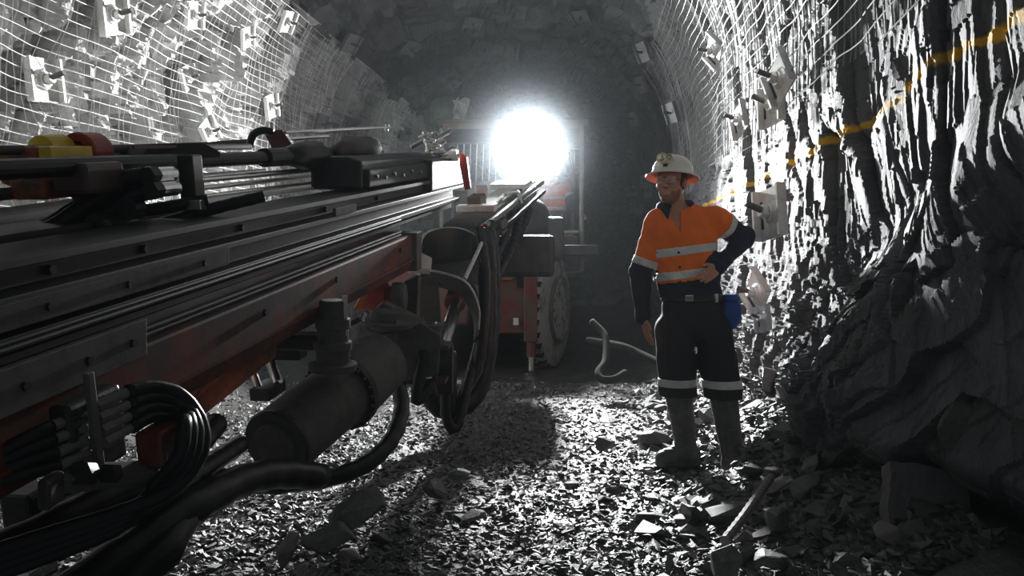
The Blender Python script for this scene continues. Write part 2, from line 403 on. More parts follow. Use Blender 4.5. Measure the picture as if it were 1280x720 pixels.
def bolt_plate(side, px, py, label, scale=1.0, spin=0., face=.5, group=None, off=.085, full=True):
    h = hit_wall(px, py, side)
    if h is None: return
    y, v = h; sm = float(np.max((disp_right if side > 0 else disp_left)(np.array([y - .06, y, y + .06, y, y]), np.array([v, v, v, v - .06, v + .06]))))
    p = wall_point(side, np.array([y]), np.array([v]), off, np.array([.6 * sm + .4 * .13 + .01]))[0]
    q, z, nq, nz = prof(v); n = Vector((side * float(nq), -face, float(nz))).normalized()
    r = empty('bolt_plate', p, label, 'bolt plate', group)
    r.rotation_mode = 'QUATERNION'
    from mathutils import Quaternion
    r.rotation_quaternion = n.to_track_quat('Z', 'Y') @ Quaternion((0, 0, 1), spin)
    r.scale = (scale,) * 3
    for d, nm in zip(pdata, names):
        if not full and nm in ('slot_shadow', 'washer'): continue
        o = bpy.data.objects.new(nm, d); link(o); o.parent = r
bolt_plate(-1, 113, 12, 'bright plate cut by the top edge above the red and yellow casting', 1.5, .35, .18)
bolt_plate(-1, 52, 100, 'large bright square plate with folded lips beside the near end of the mesh', 1.5, .15, .2)
bolt_plate(-1, 229, 96, 'small tilted plate halfway along the bright mesh', 1.1, .5, .2)
bolt_plate(-1, 228, 12, 'tilted plate high on the mesh beneath the roof edge', 1.2, .3, .2)
bolt_plate(-1, 222, 166, 'pale plate half hidden behind the dark drill carriage', 1.2, .7, .2)
bolt_plate(-1, 318, 130, 'dim square plate where the lit mesh fades into the dark', 1.3, .4, .2)
bolt_plate(-1, 348, 16, 'dim plate high up where the mesh darkens towards the roof', 1.2, .2, .2)
bolt_plate(-1, 283, 35, 'dim plate between two brighter plates high on the mesh', 1.0, .5, .2)
bolt_plate(1, 902, 60, 'narrow bent plate high on the mesh above the helmet', 1.35, .9, .15)
bolt_plate(1, 986, 98, 'upper of two crumpled plates bunched in the torn mesh edge', 1.35, .6, .18)
bolt_plate(1, 976, 130, 'lower of two crumpled plates bunched in the torn mesh edge', 1.35, .1, .2)
bolt_plate(1, 934, 150, 'small pale plate caught in the mesh fold above the orange shoulder', 1.2, .4, .15)
bolt_plate(1, 993, 266, 'square plate with a bolt stub beside the bent elbow of the miner', 1.55, .12, .2, off=.14)
bolt_plate(1, 974, 366, 'bent plate with crossed straps low on the wall behind the blue pouch', 1.25, .9, .2, off=.14)
bolt_plate(1, 992, 398, 'narrow plate fragment hanging under the bent plate by the blue pouch', .8, .2, .2, off=.14)
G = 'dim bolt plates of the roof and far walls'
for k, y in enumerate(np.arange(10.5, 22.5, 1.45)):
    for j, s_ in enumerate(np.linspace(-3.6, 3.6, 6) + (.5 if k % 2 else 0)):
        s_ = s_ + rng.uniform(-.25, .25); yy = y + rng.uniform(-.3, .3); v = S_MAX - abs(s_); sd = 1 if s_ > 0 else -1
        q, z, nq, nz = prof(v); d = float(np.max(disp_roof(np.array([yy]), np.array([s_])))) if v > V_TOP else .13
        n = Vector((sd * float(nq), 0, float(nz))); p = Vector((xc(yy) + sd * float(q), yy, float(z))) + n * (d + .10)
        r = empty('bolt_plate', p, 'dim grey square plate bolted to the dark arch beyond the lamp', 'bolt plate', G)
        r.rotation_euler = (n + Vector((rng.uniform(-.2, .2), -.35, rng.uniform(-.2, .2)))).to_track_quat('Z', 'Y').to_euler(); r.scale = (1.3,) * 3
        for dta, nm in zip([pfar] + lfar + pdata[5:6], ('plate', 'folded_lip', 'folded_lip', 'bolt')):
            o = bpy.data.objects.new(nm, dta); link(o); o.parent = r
# ---------------------------------------------------------------- the drill rig: one machine, feed beam and boom pointing past the camera
J = empty('drill_rig', (-.4, 9.6, 0), 'muddy red mine drilling rig with long lowered boom, canopy and glaring lamp', 'drill rig')
VX, VY = 800., 176.
C0 = np.array([0, 0, CAM_Z])
dF = nrm(W(VX, VY, 1.0) - C0)                       # feed axis, pointing away from the camera
sF = nrm(np.cross(dF, [0, 0, 1])); nF = np.cross(sF, dF)   # to its right side; up
sC, nC = np.array([1.0, 0, 0]), np.array([0, math.sin(PITCH), math.cos(PITCH)]); fC = np.array([0, math.cos(PITCH), -math.sin(PITCH)])
DF = dF / np.dot(dF, fC)
def FP(A, B, px):
    """feed-frame point: A metres left of, B below the line of sight parallel to the feed, where it crosses picture column px"""
    t = F_PX * A / (VX - px)
    return C0 + DF * t - sC * A - nC * B
def fbeam(poly, px0, px1, px1b=None):
    """prism along the feed; poly [(A, B)]; ends measured at the first corner"""
    A0 = poly[0][0]; t0, t1 = F_PX * A0 / (VX - px0), F_PX * A0 / (VX - px1)
    P = [C0 - sC * a - nC * b for a, b in poly]
    return extrude(P, DF * t0, DF * t1)
def part(name, VF, mat, parent=None, **k): return obj(name, VF, M[mat], parent or J, **k)
RF = np.array([sF, dF, nF])                          # oriented-box axes of the feed
def mm(py): return (py - VY) / 800.                  # slope of a line that leaves the picture at (0, py)

def lumpy(c, h, R, s, amp=.26, n=28):
    V, Fs = lathe((0, 0, -1), (0, 0, 1), [(1 - math.cos(a), max(.001, math.sin(a))) for a in np.linspace(0.02, math.pi - .02, 16)], n)
    V = V * (1 + amp * fbm(V[:, 0] * 2 + s, V[:, 1] * 2, V[:, 2] * 2, 3, s))[:, None]
    return (V * np.asarray(h)) @ np.asarray(R) + c, Fs
A1 = 1.45; L0 = -560
# rail: flanged top, web, foot
rail = part('feed_rail', fbeam([(1.45, A1 * mm(327)), (1.45, A1 * mm(340)), (1.50, A1 * mm(343)), (1.50, A1 * mm(369)), (1.44, A1 * mm(373)), (1.44, A1 * mm(386)), (1.74, A1 * mm(386)), (1.74, A1 * mm(373)), (1.66, A1 * mm(369)), (1.66, A1 * mm(343)), (1.70, A1 * mm(340)), (1.70, A1 * mm(327))], L0, 578), 'rail', bev=.004)
for k, px in enumerate((60, 178, 300, 405, 470)):
    part('web_bolt', cyl(FP(1.50, A1 * mm(356), px), FP(1.50, A1 * mm(356), px) + sF * .016, .014, n=6), 'darksteel', rail)
part('wear_plate', fbeam([(1.435, A1 * mm(380)), (1.435, A1 * mm(415)), (1.455, A1 * mm(417)), (1.455, A1 * mm(380))], L0, 287), 'dustysteel', bev=.003)
part('side_channel', fbeam([(1.49, A1 * mm(386)), (1.49, A1 * mm(420)), (1.44, A1 * mm(424)), (1.44, A1 * mm(440)), (1.50, A1 * mm(446)), (1.50, A1 * mm(470)), (1.70, A1 * mm(470)), (1.70, A1 * mm(386))], L0, 566), 'darksteel', bev=.004)
part('side_strip', fbeam([(1.442, A1 * mm(446)), (1.442, A1 * mm(456)), (1.50, A1 * mm(456)), (1.50, A1 * mm(446))], L0, 540), 'rail')
part('wear_plate', fbeam([(1.42, A1 * mm(458)), (1.42, A1 * mm(518)), (1.445, A1 * mm(520)), (1.445, A1 * mm(458))], L0, 184), 'dustysteel', bev=.003)
part('slide_plate', fbeam([(1.436, A1 * mm(352)), (1.436, A1 * mm(374)), (1.452, A1 * mm(374)), (1.452, A1 * mm(352))], 420, 446), 'dustysteel', bev=.003)
boom = part('boom_beam', fbeam([(1.45, A1 * mm(504)), (1.44, A1 * mm(590)), (1.46, A1 * mm(630)), (1.74, A1 * mm(630)), (1.74, A1 * mm(504))], L0, 524), 'boom', bev=.012)
part('boom_edge_weld', fbeam([(1.432, A1 * mm(586)), (1.432, A1 * mm(594)), (1.445, A1 * mm(594)), (1.445, A1 * mm(586))], L0, 522), 'boom')
part('boom_end_plate', fbeam([(1.42, A1 * mm(500)), (1.42, A1 * mm(634)), (1.76, A1 * mm(634)), (1.76, A1 * mm(500))], 521, 527), 'dustysteel', bev=.004)
for py_, r_ in ((429, .007), (437, .009), (484, .010), (494, .008)):
    part('hydraulic_pipe', cyl(FP(1.436 if py_ < 440 else 1.47, A1 * mm(py_), L0), FP(1.436 if py_ < 440 else 1.47, A1 * mm(py_), 500), r_, n=10), 'rail')
for px in (30, 110, 165): part('plate_bolt', cyl(FP(1.42, A1 * mm(488), px), FP(1.42, A1 * mm(488), px) + sF * .010, .012, n=6), 'darksteel')
for px in (60, 160, 255): part('plate_bolt', cyl(FP(1.435, A1 * mm(398), px), FP(1.435, A1 * mm(398), px) + sF * .010, .011, n=6), 'darksteel')
for px in (330, 420, 500): part('beam_bolt', cyl(FP(1.445, A1 * mm(540), px), FP(1.445, A1 * mm(540), px) + sF * .012, .016, n=6), 'boom')
# upper deck behind the rail: drill steel, guide rods, hoses
part('drill_steel', tube([FP(1.78, 1.78 * mm(212), p) for p in (-400, 0, 120, 260, 338)], .031, 14), 'rubber')
part('drill_shank', cyl(FP(1.78, 1.78 * mm(212), 330), FP(1.78, 1.78 * mm(212), 420), .045), 'darksteel')
part('guide_rod', cyl(FP(1.95, 1.95 * mm(188), -400), FP(1.95, 1.95 * mm(188), 312), .015), 'dustysteel')
part('guide_rod', cyl(FP(2.00, 2.00 * mm(243), -400), FP(2.00, 2.00 * mm(243), 330), .020), 'dustysteel')
part('guide_rod', cyl(FP(1.86, 1.86 * mm(262), 236), FP(1.86, 1.86 * mm(262), 425), .012), 'chrome')
part('guide_rod', cyl(FP(1.82, 1.82 * mm(278), 240), FP(1.82, 1.82 * mm(278), 418), .010), 'chrome')
part('guide_rod', cyl(FP(1.80, 1.80 * mm(247), 236), FP(1.80, 1.80 * mm(247), 430), .014), 'chrome')
part('carriage_floor', fbeam([(1.78, A1 * mm(322)), (1.78, A1 * mm(336)), (2.02, A1 * mm(336)), (2.02, A1 * mm(322))], L0, 262), 'darksteel')
part('gap_light_strip', fbeam([(1.76, 1.76 * mm(290)), (1.76, 1.76 * mm(296)), (1.90, 1.76 * mm(296)), (1.90, 1.76 * mm(290))], 250, 430), 'galv')  # pale strip added for the lit ground showing through the gap
part('hydraulic_cylinder', cyl(FP(2.10, 2.10 * mm(280), -400), FP(2.10, 2.10 * mm(270), 120), .035), 'dustysteel')
# front centraliser: red ring with orange casting and yellow cap
rc = FP(1.93, 1.93 * mm(192), 108)
ring = part('centraliser_ring', lathe(rc - dF * .05, dF, [(0, .038), (0, .064), (.01, .068), (.10, .068), (.11, .064), (.11, .038)], 26, cap=False), 'redbright', smooth=False)
part('ring_foot', box(rc - nF * .075, (.05, .04, .03), RF), 'redbright', ring, bev=.008)
cs = part('rod_holder', box(W(58, 206, 2.66), (.075, .13, .062), RF), 'orangered', bev=.02)
part('holder_lug', box(W(62, 234, 2.62), (.065, .10, .035), RF), 'orangered', cs, bev=.015)
part('holder_cap', lathe(W(62, 188, 2.70) - dF * .06, dF, [(0, .02), (.02, .050), (.12, .055), (.14, .03)], 18), 'yellow', cs)
part('holder_plate', box(W(83, 190, 2.62), (.022, .10, .018), RF), 'yellow', cs, bev=.004)
part('holder_jaw', box(W(112, 222, 2.60), (.06, .10, .05), RF), 'red', cs, bev=.015)
# hose carriage (low dark cover with sloped ends)
cov = [W(163, 195, 3.0), W(176, 180, 3.05), W(240, 178, 3.2), W(262, 190, 3.25), W(262, 197, 3.25), W(163, 202, 3.0)]
cv = part('carriage_cover', extrude(cov, sF * .05, -sF * .16), 'darksteel', bev=.006)
part('cover_stripe', box(W(196, 183.5, 2.985), (.004, .14, .006), RF), 'red', cv)
br = part('hose_bracket', box(W(240, 232, 2.9), (.03, .035, .11), RF), 'darksteel', bev=.006)
part('bracket_lug', box(W(243, 256, 2.85), (.035, .02, .018), RF), 'chrome', br, bev=.003)
for px, py in ((205, 218), (209, 236)):
    p = W(px, py, 2.75)
    c = part('hose_coupling', cyl(p - dF * .055, p + dF * .055, .026, b=.006, n=14), 'chrome')
    part('coupling_nut', lathe(p - dF * .10, dF, [(0, .031), (.045, .031)], 6), 'darksteel', c)
hs = [[(190, 219), (150, 226), (118, 250), (60, 288), (-30, 318)], [(193, 238), (165, 244), (140, 262), (90, 292), (-30, 334)], [(170, 232), (130, 238), (95, 262), (40, 292), (-30, 304)],
      [(260, 250), (190, 262), (150, 266), (110, 284), (20, 312)], [(330, 245), (262, 262), (200, 280), (150, 287), (60, 300)]]
for k, ln in enumerate(hs):
    part('hose', tube([W(a, b, 2.72 + .22 * ((a - 190) / 250.) + .03 * k) for a, b in ln], .030 if k < 3 else .022, 12, .06, 3), 'rubber', smooth=True)
for px, py, Yd in ((128, 236, 2.7), (157, 262, 2.68), (118, 282, 2.62), (100, 240, 2.72)):
    p = W(px, py, Yd); part('hose_clamp', lathe(p, dF, [(0, .040), (.03, .044), (.06, .040)], 14), 'darksteel')
# rock drill and hose cover at the back of the feed
part('drill_bag', lumpy(FP(1.72, 1.72 * mm(200), 448), (.10, .33, .085), RF, 5), 'dustysteel', smooth=True)
part('drill_bag', lumpy(FP(1.76, 1.76 * mm(212), 385), (.085, .26, .075), RF, 15), 'darksteel', smooth=True)
dr = part('rock_drill', fbeam([(1.50, A1 * mm(236)), (1.50, A1 * mm(322)), (1.78, A1 * mm(322)), (1.78, A1 * mm(222)), (1.58, A1 * mm(222))], 452, 560), 'darksteel', bev=.02)
part('drill_housing', fbeam([(1.47, A1 * mm(262)), (1.47, A1 * mm(318)), (1.60, A1 * mm(318)), (1.60, A1 * mm(258))], 462, 572), 'darksteel', dr, bev=.01)
part('drill_block', fbeam([(1.44, A1 * mm(250)), (1.44, A1 * mm(372)), (1.72, A1 * mm(372)), (1.72, A1 * mm(236))], 540, 581), 'darksteel', dr, bev=.012)
for k in range(9):
    p = FP(1.468, A1 * mm(285 + 8 * (k % 2)), 470 + 11 * k)
    part('housing_bolt', cyl(p, p + sF * .014, .012, n=6), 'chrome', dr)
for k, (px, py, r) in enumerate(((530, 176, .022), (541, 186, .018), (548, 172, .026), (552, 192, .018), (536, 199, .022))):
    p = W(px, py, 6.1); f = part('hose_fitting', cyl(p - np.array([.10, 0, .05]), p + np.array([.10, 0, .06]), r * .8, b=.004, n=12), 'chrome', dr)
part('lamp_bracket', box(W(563, 194, 6.2), (.055, .05, .045), RF), 'galv', dr, bev=.008)
part('coil_spring', tube([W(528 + 1.7 * k / 2 + 8 * math.sin(k * .9), 166 + 1.25 * k / 2 * 1.6, 6.05 + .05 * math.cos(k * .9)) for k in range(36)], .010, 8), 'galv', dr, smooth=True)
part('fitting_bow', tube([W(511, 200, 6.0), W(517, 203, 6.0), W(528, 200, 6.0), W(534, 188, 6.0), W(530, 165, 6.05)], .016, 8), 'chrome', dr)
part('fitting_bow', tube([W(541, 165, 6.1), W(546, 176, 6.1), W(549, 190, 6.1), W(541, 198, 6.1)], .014, 8), 'chrome', dr)
part('rear_plate', extrude([W(574, 190, 6.3), W(583, 196, 6.3), W(588, 236, 6.3), W(581, 238, 6.3), W(574, 205, 6.3)], (0, 0, 0), dF * .05), 'redbright', bev=.004)
part('rod_plate', extrude([W(328, 163, 4.6), W(352, 162, 4.6), W(366, 182, 4.6), W(340, 186, 4.6)], (0, 0, 0), dF * .03 + np.array([0, .03, 0])), 'red', bev=.004)
part('rod_arch', tube([W(312, 184, 4.5), W(317, 168, 4.5), W(330, 163, 4.5), W(341, 166, 4.5)], .022, 10), 'rubber', smooth=True)
part('guide_rod', cyl(W(356, 166, 4.6), W(487, 159, 5.7), .012), 'chrome'); part('guide_rod', cyl(W(362, 174, 4.6), W(410, 170, 5.0), .012), 'chrome')
part('rod_knob', cyl(W(483, 163, 5.7), W(484, 156, 5.7), .014), 'chrome')
part('guide_rod', cyl(W(255, 181, 5.0), W(312, 177, 5.2), .018), 'brown')

# slewing cylinder under the boom
c0, c1 = W(346, 556, 3.42), W(474, 452, 4.25); ax = nrm(c1 - c0); Lc = np.linalg.norm(c1 - c0)
sc = part('slew_cylinder', lathe(c0, ax, [(0, 0.1425), (.012, 0.1573), (Lc * .56, 0.1619), (Lc * .58, 0.1619), (Lc * .60, 0.1847), (Lc * .98, 0.1710), (Lc + .03, 0.1368), (Lc + .05, 0.0570)], 40), 'dustysteel', smooth=False)
part('end_ring', lathe(c0 - ax * .012, ax, [(0, 0.1083), (0, 0.1528), (.012, 0.1596), (.03, 0.1596)], 36), 'rail', sc)
part('end_cap', lathe(c0 - ax * .020, ax, [(0, 0.0980), (.006, 0.1049), (.02, 0.1049)], 30), 'dustysteel', sc)
x_, y_, _ = frame(ax)
part('flange', lathe(c0 + ax * Lc * .56, ax, [(0, 0.1710), (.0, 0.1938), (.035, 0.1961), (.04, 0.1824)], 40), 'darksteel', sc)
for k in range(24):
    a = k / 24 * 2 * math.pi; p = c0 + ax * (Lc * .56 - .006) + 0.1824 * (math.cos(a) * x_ + math.sin(a) * y_)
    part('flange_bolt', cyl(p - ax * .012, p + ax * .01, .010, n=6), 'darksteel', sc)
pv = W(416, 427, 3.60); up = nrm(np.array([.06, .0, 1.0]) - ax * .1)
pn = part('swivel_pin', lathe(pv - up * .10, up, [(0, .075), (.06, .075), (.065, .085), (.10, .085), (.105, .070), (.16, .070), (.165, .078), (.205, .078), (.21, .062), (.285, .060), (.29, .05)], 26), 'dustysteel')
part('pin_collar', lathe(pv - up * .13, up, [(0, .105), (.03, .11), (.035, .09)], 26), 'dustysteel', pn)
part('pin_strap', box(pv + up * .12 + np.array([.058, -.02, 0]), (.006, .012, .09), np.array([frame(up)[0], frame(up)[1], up])), 'chrome', pn)
part('lever', cyl(W(432, 408, 3.9), W(456, 396, 3.95), .012), 'darksteel'); part('lever_knob', cyl(W(452, 400, 3.93), W(456, 391, 3.93), .014), 'chrome')
part('link_arm', box(W(378, 426, 3.66), (.16, .05, .035), RF), 'darksteel', bev=.012)
part('link_arm', box(W(345, 440, 3.8), (.14, .05, .03), RF), 'darksteel', bev=.012)
# red wedge bracket under the boom beam
part('boom_bracket', extrude([W(246, 500, 3.0), W(262, 520, 3.0), W(352, 446, 3.55), W(352, 412, 3.55), W(290, 440, 3.2)], (-.02, 0, 0), (-.30, .04, 0)), 'orangered', bev=.008)
part('bracket_ram', cyl(W(338, 452, 3.75), W(348, 478, 3.7), .022), 'chrome'); part('bracket_ram', cyl(W(318, 470, 3.7), W(326, 492, 3.65), .018), 'chrome')
part('bracket_block', box(W(335, 487, 3.7), (.05, .09, .03), RF), 'dustysteel', bev=.01)
# knuckle
kn = part('knuckle_plate', extrude([W(452, 405, 4.6), W(478, 378, 4.6), W(520, 398, 4.6), W(552, 420, 4.6), W(548, 470, 4.6), W(505, 478, 4.6), W(498, 440, 4.6), W(470, 432, 4.6)], (0, 0, 0), (-.02, .20, .01)), 'dustysteel', bev=.012)
part('fork_plate', box(W(530, 432, 4.75), (.16, .14, .014)), 'dustysteel', kn, bev=.006); part('fork_plate', box(W(528, 474, 4.75), (.15, .14, .012)), 'red', kn, bev=.006)
part('fork_post', cyl(W(520, 436, 4.65), W(522, 472, 4.65), .05), 'darksteel', kn); part('fork_post', box(W(543, 455, 4.68), (.012, .02, .09)), 'dustysteel', kn)
part('fork_block', box(W(488, 424, 4.5), (.035, .04, .045), RF), 'dustysteel', kn, bev=.014)
pc = part('pin_cap', lathe(W(486, 404, 4.55), (.05, -.12, 1), [(-.03, .10), (-.012, .112), (0, .165), (.018, .17), (.022, .108), (.070, .102), (.076, .09)], 32), 'dustysteel')
part('cap_ear', extrude([W(495, 398, 4.50), W(530, 400, 4.55), W(512, 412, 4.45), W(495, 412, 4.40)], (0, 0, 0), (0, 0, .02)), 'dustysteel', pc)
wc = part('pin_washer', lathe(W(539, 411, 4.7), (.05, -.12, 1), [(0, .075), (.03, .075), (.034, .03)], 24), 'dustysteel')
part('washer_hub', lathe(W(539, 411, 4.7), (.05, -.12, 1), [(.03, .034), (.046, .032)], 8), 'chrome', wc)
rdm = part('red_drum', lathe(W(464, 372, 5.0), nrm(np.array([1, -.05, .02])), [(0, .10), (.10, .10), (.10, .072), (.18, .072)], 26), 'redbright')
part('drum_cap', lathe(W(492, 371, 4.98), nrm(np.array([1, -.05, .02])), [(0, .092), (.055, .092), (.075, .08)], 22), 'dustysteel', rdm)
part('red_bracket', extrude([W(440, 388, 5.05), W(452, 366, 5.05), W(474, 358, 5.05), W(476, 388, 5.05)], (0, 0, 0), (0, .12, 0)), 'orangered', bev=.01)
part('gusset_plate', extrude([W(526, 347, 5.25), W(548, 345, 5.25), W(552, 404, 5.25), W(524, 404, 5.25)], (0, 0, 0), (-.03, .06, 0)), 'dustysteel', bev=.006)
part('gusset_plate', extrude([W(505, 352, 5.3), W(524, 343, 5.3), W(524, 400, 5.3), W(508, 398, 5.3)], (0, 0, 0), (-.03, .06, 0)), 'darksteel', bev=.006)
# lift ram
rm = part('lift_ram', cyl(W(554, 432, 4.9), W(572, 374, 5.6), .042, b=.006), 'chrome')
part('ram_gland', cyl(W(568, 380, 5.55), W(580, 345, 6.0), .075, b=.01), 'red', rm)
part('ram_eye', lathe(W(556, 446, 4.86) - np.array([.05, 0, 0]), (1, 0, 0), [(0, .075), (.10, .075)], 22), 'dustysteel', rm)
part('ram_clevis', box(W(556, 470, 4.88), (.05, .05, .11)), 'darksteel', rm, bev=.012)
# open bucket-shaped boom head with bright rim
bz = [W(524, 345, 5.55), W(527, 300, 5.9), W(545, 287, 6.1), W(575, 286, 6.2), W(597, 296, 6.15), W(604, 306, 6.0)]
sp = spline(bz, .03); n_ = len(sp)
def shell(top, drop, th):
    T = np.asarray(top); D = T + np.asarray(drop); c = T.mean(0); ins = np.array([nrm((p - c) * [1, 1, 0]) * th for p in T])
    V = np.concatenate([T, D, T - ins, D - ins]); m = len(T); Fs = []
    for i in range(m - 1):
        Fs += [(i, i + 1, m + i + 1, m + i), (2 * m + i, 3 * m + i, 3 * m + i + 1, 2 * m + i + 1), (i, 2 * m + i, 2 * m + i + 1, i + 1), (m + i, m + i + 1, 3 * m + i + 1, 3 * m + i)]
    Fs += [(0, m, 3 * m, 2 * m), (m - 1, 3 * m - 1, 4 * m - 1, 2 * m - 1)][:2]
    return V, Fs
hd = part('boom_head', shell(sp, (-.02, -.05, -.36), .02), 'darksteel')
part('head_rim', tube(bz, .010, 8), 'galv', hd, smooth=True)
part('head_floor', extrude([W(528, 338, 5.6), W(545, 330, 5.8), W(600, 322, 5.9), W(596, 350, 5.5), W(560, 352, 5.4), W(538, 350, 5.4)], (0, 0, 0), (0, 0, -.03)), 'darksteel', hd)
fr = [W(538, 338, 5.35), W(560, 343, 5.3), W(580, 351, 5.3), W(592, 366, 5.35), W(599, 388, 5.4), W(598, 412, 5.45)]
part('front_guard', shell(spline(fr, .03), (-.03, .12, -.10), .015), 'dustysteel', hd); part('guard_rim', tube(fr, .008, 8), 'galv', hd, smooth=True)
part('head_strut', cyl(W(602, 304, 5.95), W(581, 349, 5.35), .014), 'galv', hd)
part('head_bracket', extrude([W(511, 334, 5.4), W(526, 315, 5.6), W(540, 322, 5.55), W(538, 336, 5.4)], (0, 0, 0), (0, 0, -.04)), 'galv', hd, bev=.004)
# boom arm back to the carrier: a lit box beam with saddles
a0, a1 = W(575, 300, 6.3), W(655, 240, 8.7); aa = nrm(a1 - a0); la = np.linalg.norm(a1 - a0); ra = nrm(np.cross(aa, [0, 0, 1])); ua = np.cross(ra, aa); RA = np.array([ra, aa, ua])
am = part('boom_arm', box((a0 + a1) / 2, (.14, la / 2, .13), RA), 'dustysteel', bev=.02)
part('arm_top_plate', box((a0 + a1) / 2 + ua * .138 + aa * .25, (.11, la * .36, .008), RA), 'galv', am, bev=.003)  # pale plate paints the lamplight falling on the arm's top
part('arm_saddle', box(a0 + aa * .55 + ua * .16, (.17, .05, .03), RA), 'galv', am, bev=.01); part('arm_saddle', box(a0 + aa * 1.9 + ua * .17, (.19, .16, .025), RA), 'galv', am, bev=.01)
part('arm_hook', tube([a0 + aa * .9 + ua * .15 + ra * .1, a0 + aa * .9 + ua * .22 + ra * .18, a0 + aa * 1.0 + ua * .22 + ra * .26, a0 + aa * 1.05 + ua * .12 + ra * .28], .02, 8), 'chrome', am)
part('arm_pipe', cyl(a0 + ra * .2 + ua * .1, a1 + ra * .2 + ua * .1, .03), 'chrome', am); part('arm_pipe', cyl(a0 + ra * .22 - ua * .02, a1 + ra * .22, .022), 'rubber', am)
part('arm_block', box(a0 + aa * .55 + ra * .18 + ua * .0, (.06, .10, .06), RA), 'dustysteel', am, bev=.012)
part('end_block', lathe(W(601, 240, 7.0), (1, .2, 0), [(-.05, .06), (.05, .06)], 18), 'galv'); part('end_block', box(W(596, 252, 6.9), (.06, .10, .06), RA), 'brown', bev=.01)

# ---- carrier
ch = part('chassis', extrude([(0, 0, .46), (0, 0, 1.18), (0, .25, 1.34), (0, 2.6, 1.34), (0, 2.6, .46)], W(618, 400, 9.1) * [1, 1, 0], W(668, 400, 9.1) * [1, 1, 0]), 'red', bev=.02)
part('front_plate', box(W(640, 372, 8.95), (.15, .03, .40)), 'red', ch, bev=.012); part('front_notch', box(W(650, 345, 8.93), (.035, .03, .13)), 'rubber', ch)
part('side_plate', box(W(663, 378, 8.90), (.075, .04, .44)), 'red', ch, bev=.01); part('valve', box(W(645, 402, 8.88), (.03, .03, .04)), 'galv', ch, bev=.006)
part('top_wedge', extrude([W(624, 350, 8.9), W(640, 334, 9.0), W(646, 340, 8.9), W(640, 350, 8.85)], (0, 0, 0), (0, .2, -.03)), 'red', ch, bev=.005)
part('chassis_left', box((-1.05, 10.6, 1.0), (.55, 1.5, .45)), 'red', ch, bev=.03)
part('deck', box((-.1, 11.6, 1.42), (1.15, 1.9, .06)), 'darksteel', bev=.01)
part('headlamp_box', box(W(663, 331, 9.2), (.09, .04, .05)), 'chrome', bev=.01); part('front_bar', box(W(665, 316, 9.2), (.18, .03, .012)), 'galv')
jl = part('jack_leg', cyl(W(664, 486, 9.0) * [1, 1, 0] + [0, 0, .0], W(664, 420, 9.0), .035), 'chrome'); part('jack_foot', lathe(W(664, 486, 9.0) * [1, 1, 0], (0, 0, 1), [(0, .11), (.03, .10), (.05, .05)], 18), 'darksteel', jl)
part('jack_sleeve', cyl(W(664, 446, 9.0), W(664, 395, 9.0), .055), 'red', jl)
def wheel(c, yaw):
    c = np.asarray(c, float); d = np.array([math.cos(yaw), math.sin(yaw), 0])
    ty = part('wheel', lathe(c - d * .13, d, [(0, .40), (.02, .56), (.04, .67), (.07, .705), (.20, .705), (.23, .67), (.25, .56), (.26, .40)], 44), 'tyre')
    part('rim', lathe(c - d * .10, d, [(0, .36), (.24, .41), (.27, .41), (.27, .37), (.20, .34), (.18, .15), (.22, .13), (.23, .02)], 32), 'dustysteel', ty)
    x, y, _ = frame(d); V = []
    for k in range(30):
        a = k / 30 * 2 * math.pi
        for sd in (-1, 1):
            aa_ = a + sd * .05; rad = math.cos(aa_) * x + math.sin(aa_) * y; tan = -math.sin(aa_) * x + math.cos(aa_) * y
            part('tread_lug', box(c + rad * .700 + d * (sd * .062 - .02), (.018, .030, .055), np.array([rad, nrm(tan + d * sd * .3), d])), 'rubber', ty)
    for k in range(10):
        a = k / 10 * 2 * math.pi; p = c + d * .115 + .20 * (math.cos(a) * x + math.sin(a) * y); part('wheel_nut', cyl(p - d * .02, p + d * .02, .02, n=6), 'darksteel', ty)
wheel(W(685, 388, 9.65) * [1, 1, 0] + [0, 0, .70], math.radians(-19)); wheel((-1.85, 9.75, .70), math.radians(-9)); wheel((.42, 12.2, .70), 0); wheel((-1.75, 12.2, .70), 0)
# canopy over the operator
cn = part('canopy_roof', box(((W(548, 155, 11.3) + W(735, 155, 11.3)) / 2 + [0, .74, 0])[:], (1.06, .85, .05)), 'brown', bev=.02)
part('roof_edge', box((W(548, 158, 11.16) + W(735, 158, 11.16)) / 2, (.98, .03, .045)), 'brown', cn, bev=.008)
for px, y0, y1, yy in ((727, 160, 338, 11.25), (552, 160, 300, 11.25)):
    part('canopy_post', cyl(W(px, y1, yy), W(px, y0, yy), .035), 'cream', cn)
part('canopy_post', cyl(W(716, 160, 12.7), W(716, 322, 12.7), .035), 'cream', cn); part('canopy_post', cyl(W(566, 160, 12.7), W(566, 300, 12.7), .035), 'cream', cn)
part('post_brace', cyl(W(690, 186, 11.25), W(727, 186, 11.25), .018), 'cream', cn); part('step_bar', cyl(W(700, 341, 10.9), W(730, 339, 10.9), .014), 'cream', cn); part('post_brace', cyl(W(686, 310, 10.9), W(727, 338, 11.2), .012), 'cream', cn)
part('guard_rail', cyl(W(560, 180, 11.3), W(640, 178, 11.3), .014, n=8), 'dustysteel', cn); part('guard_rail', cyl(W(572, 232, 11.3), W(650, 232, 11.3), .014, n=8), 'dustysteel', cn)
for k in range(9): part('guard_bar', cyl(W(572 + 8.2 * k, 180, 11.3), W(570 + 8.2 * k, 232, 11.3), .008, n=8), 'galv', cn)
part('rear_panel', box((-.2, 12.8, 1.95), (.9, .03, .42)), 'dustysteel', cn, bev=.01); part('rear_frame', box((-.2, 12.75, 2.44), (.9, .03, .03)), 'cream', cn); part('control_box', box(W(610, 245, 11.0), (.28, .18, .18)), 'dustysteel', cn, bev=.02)
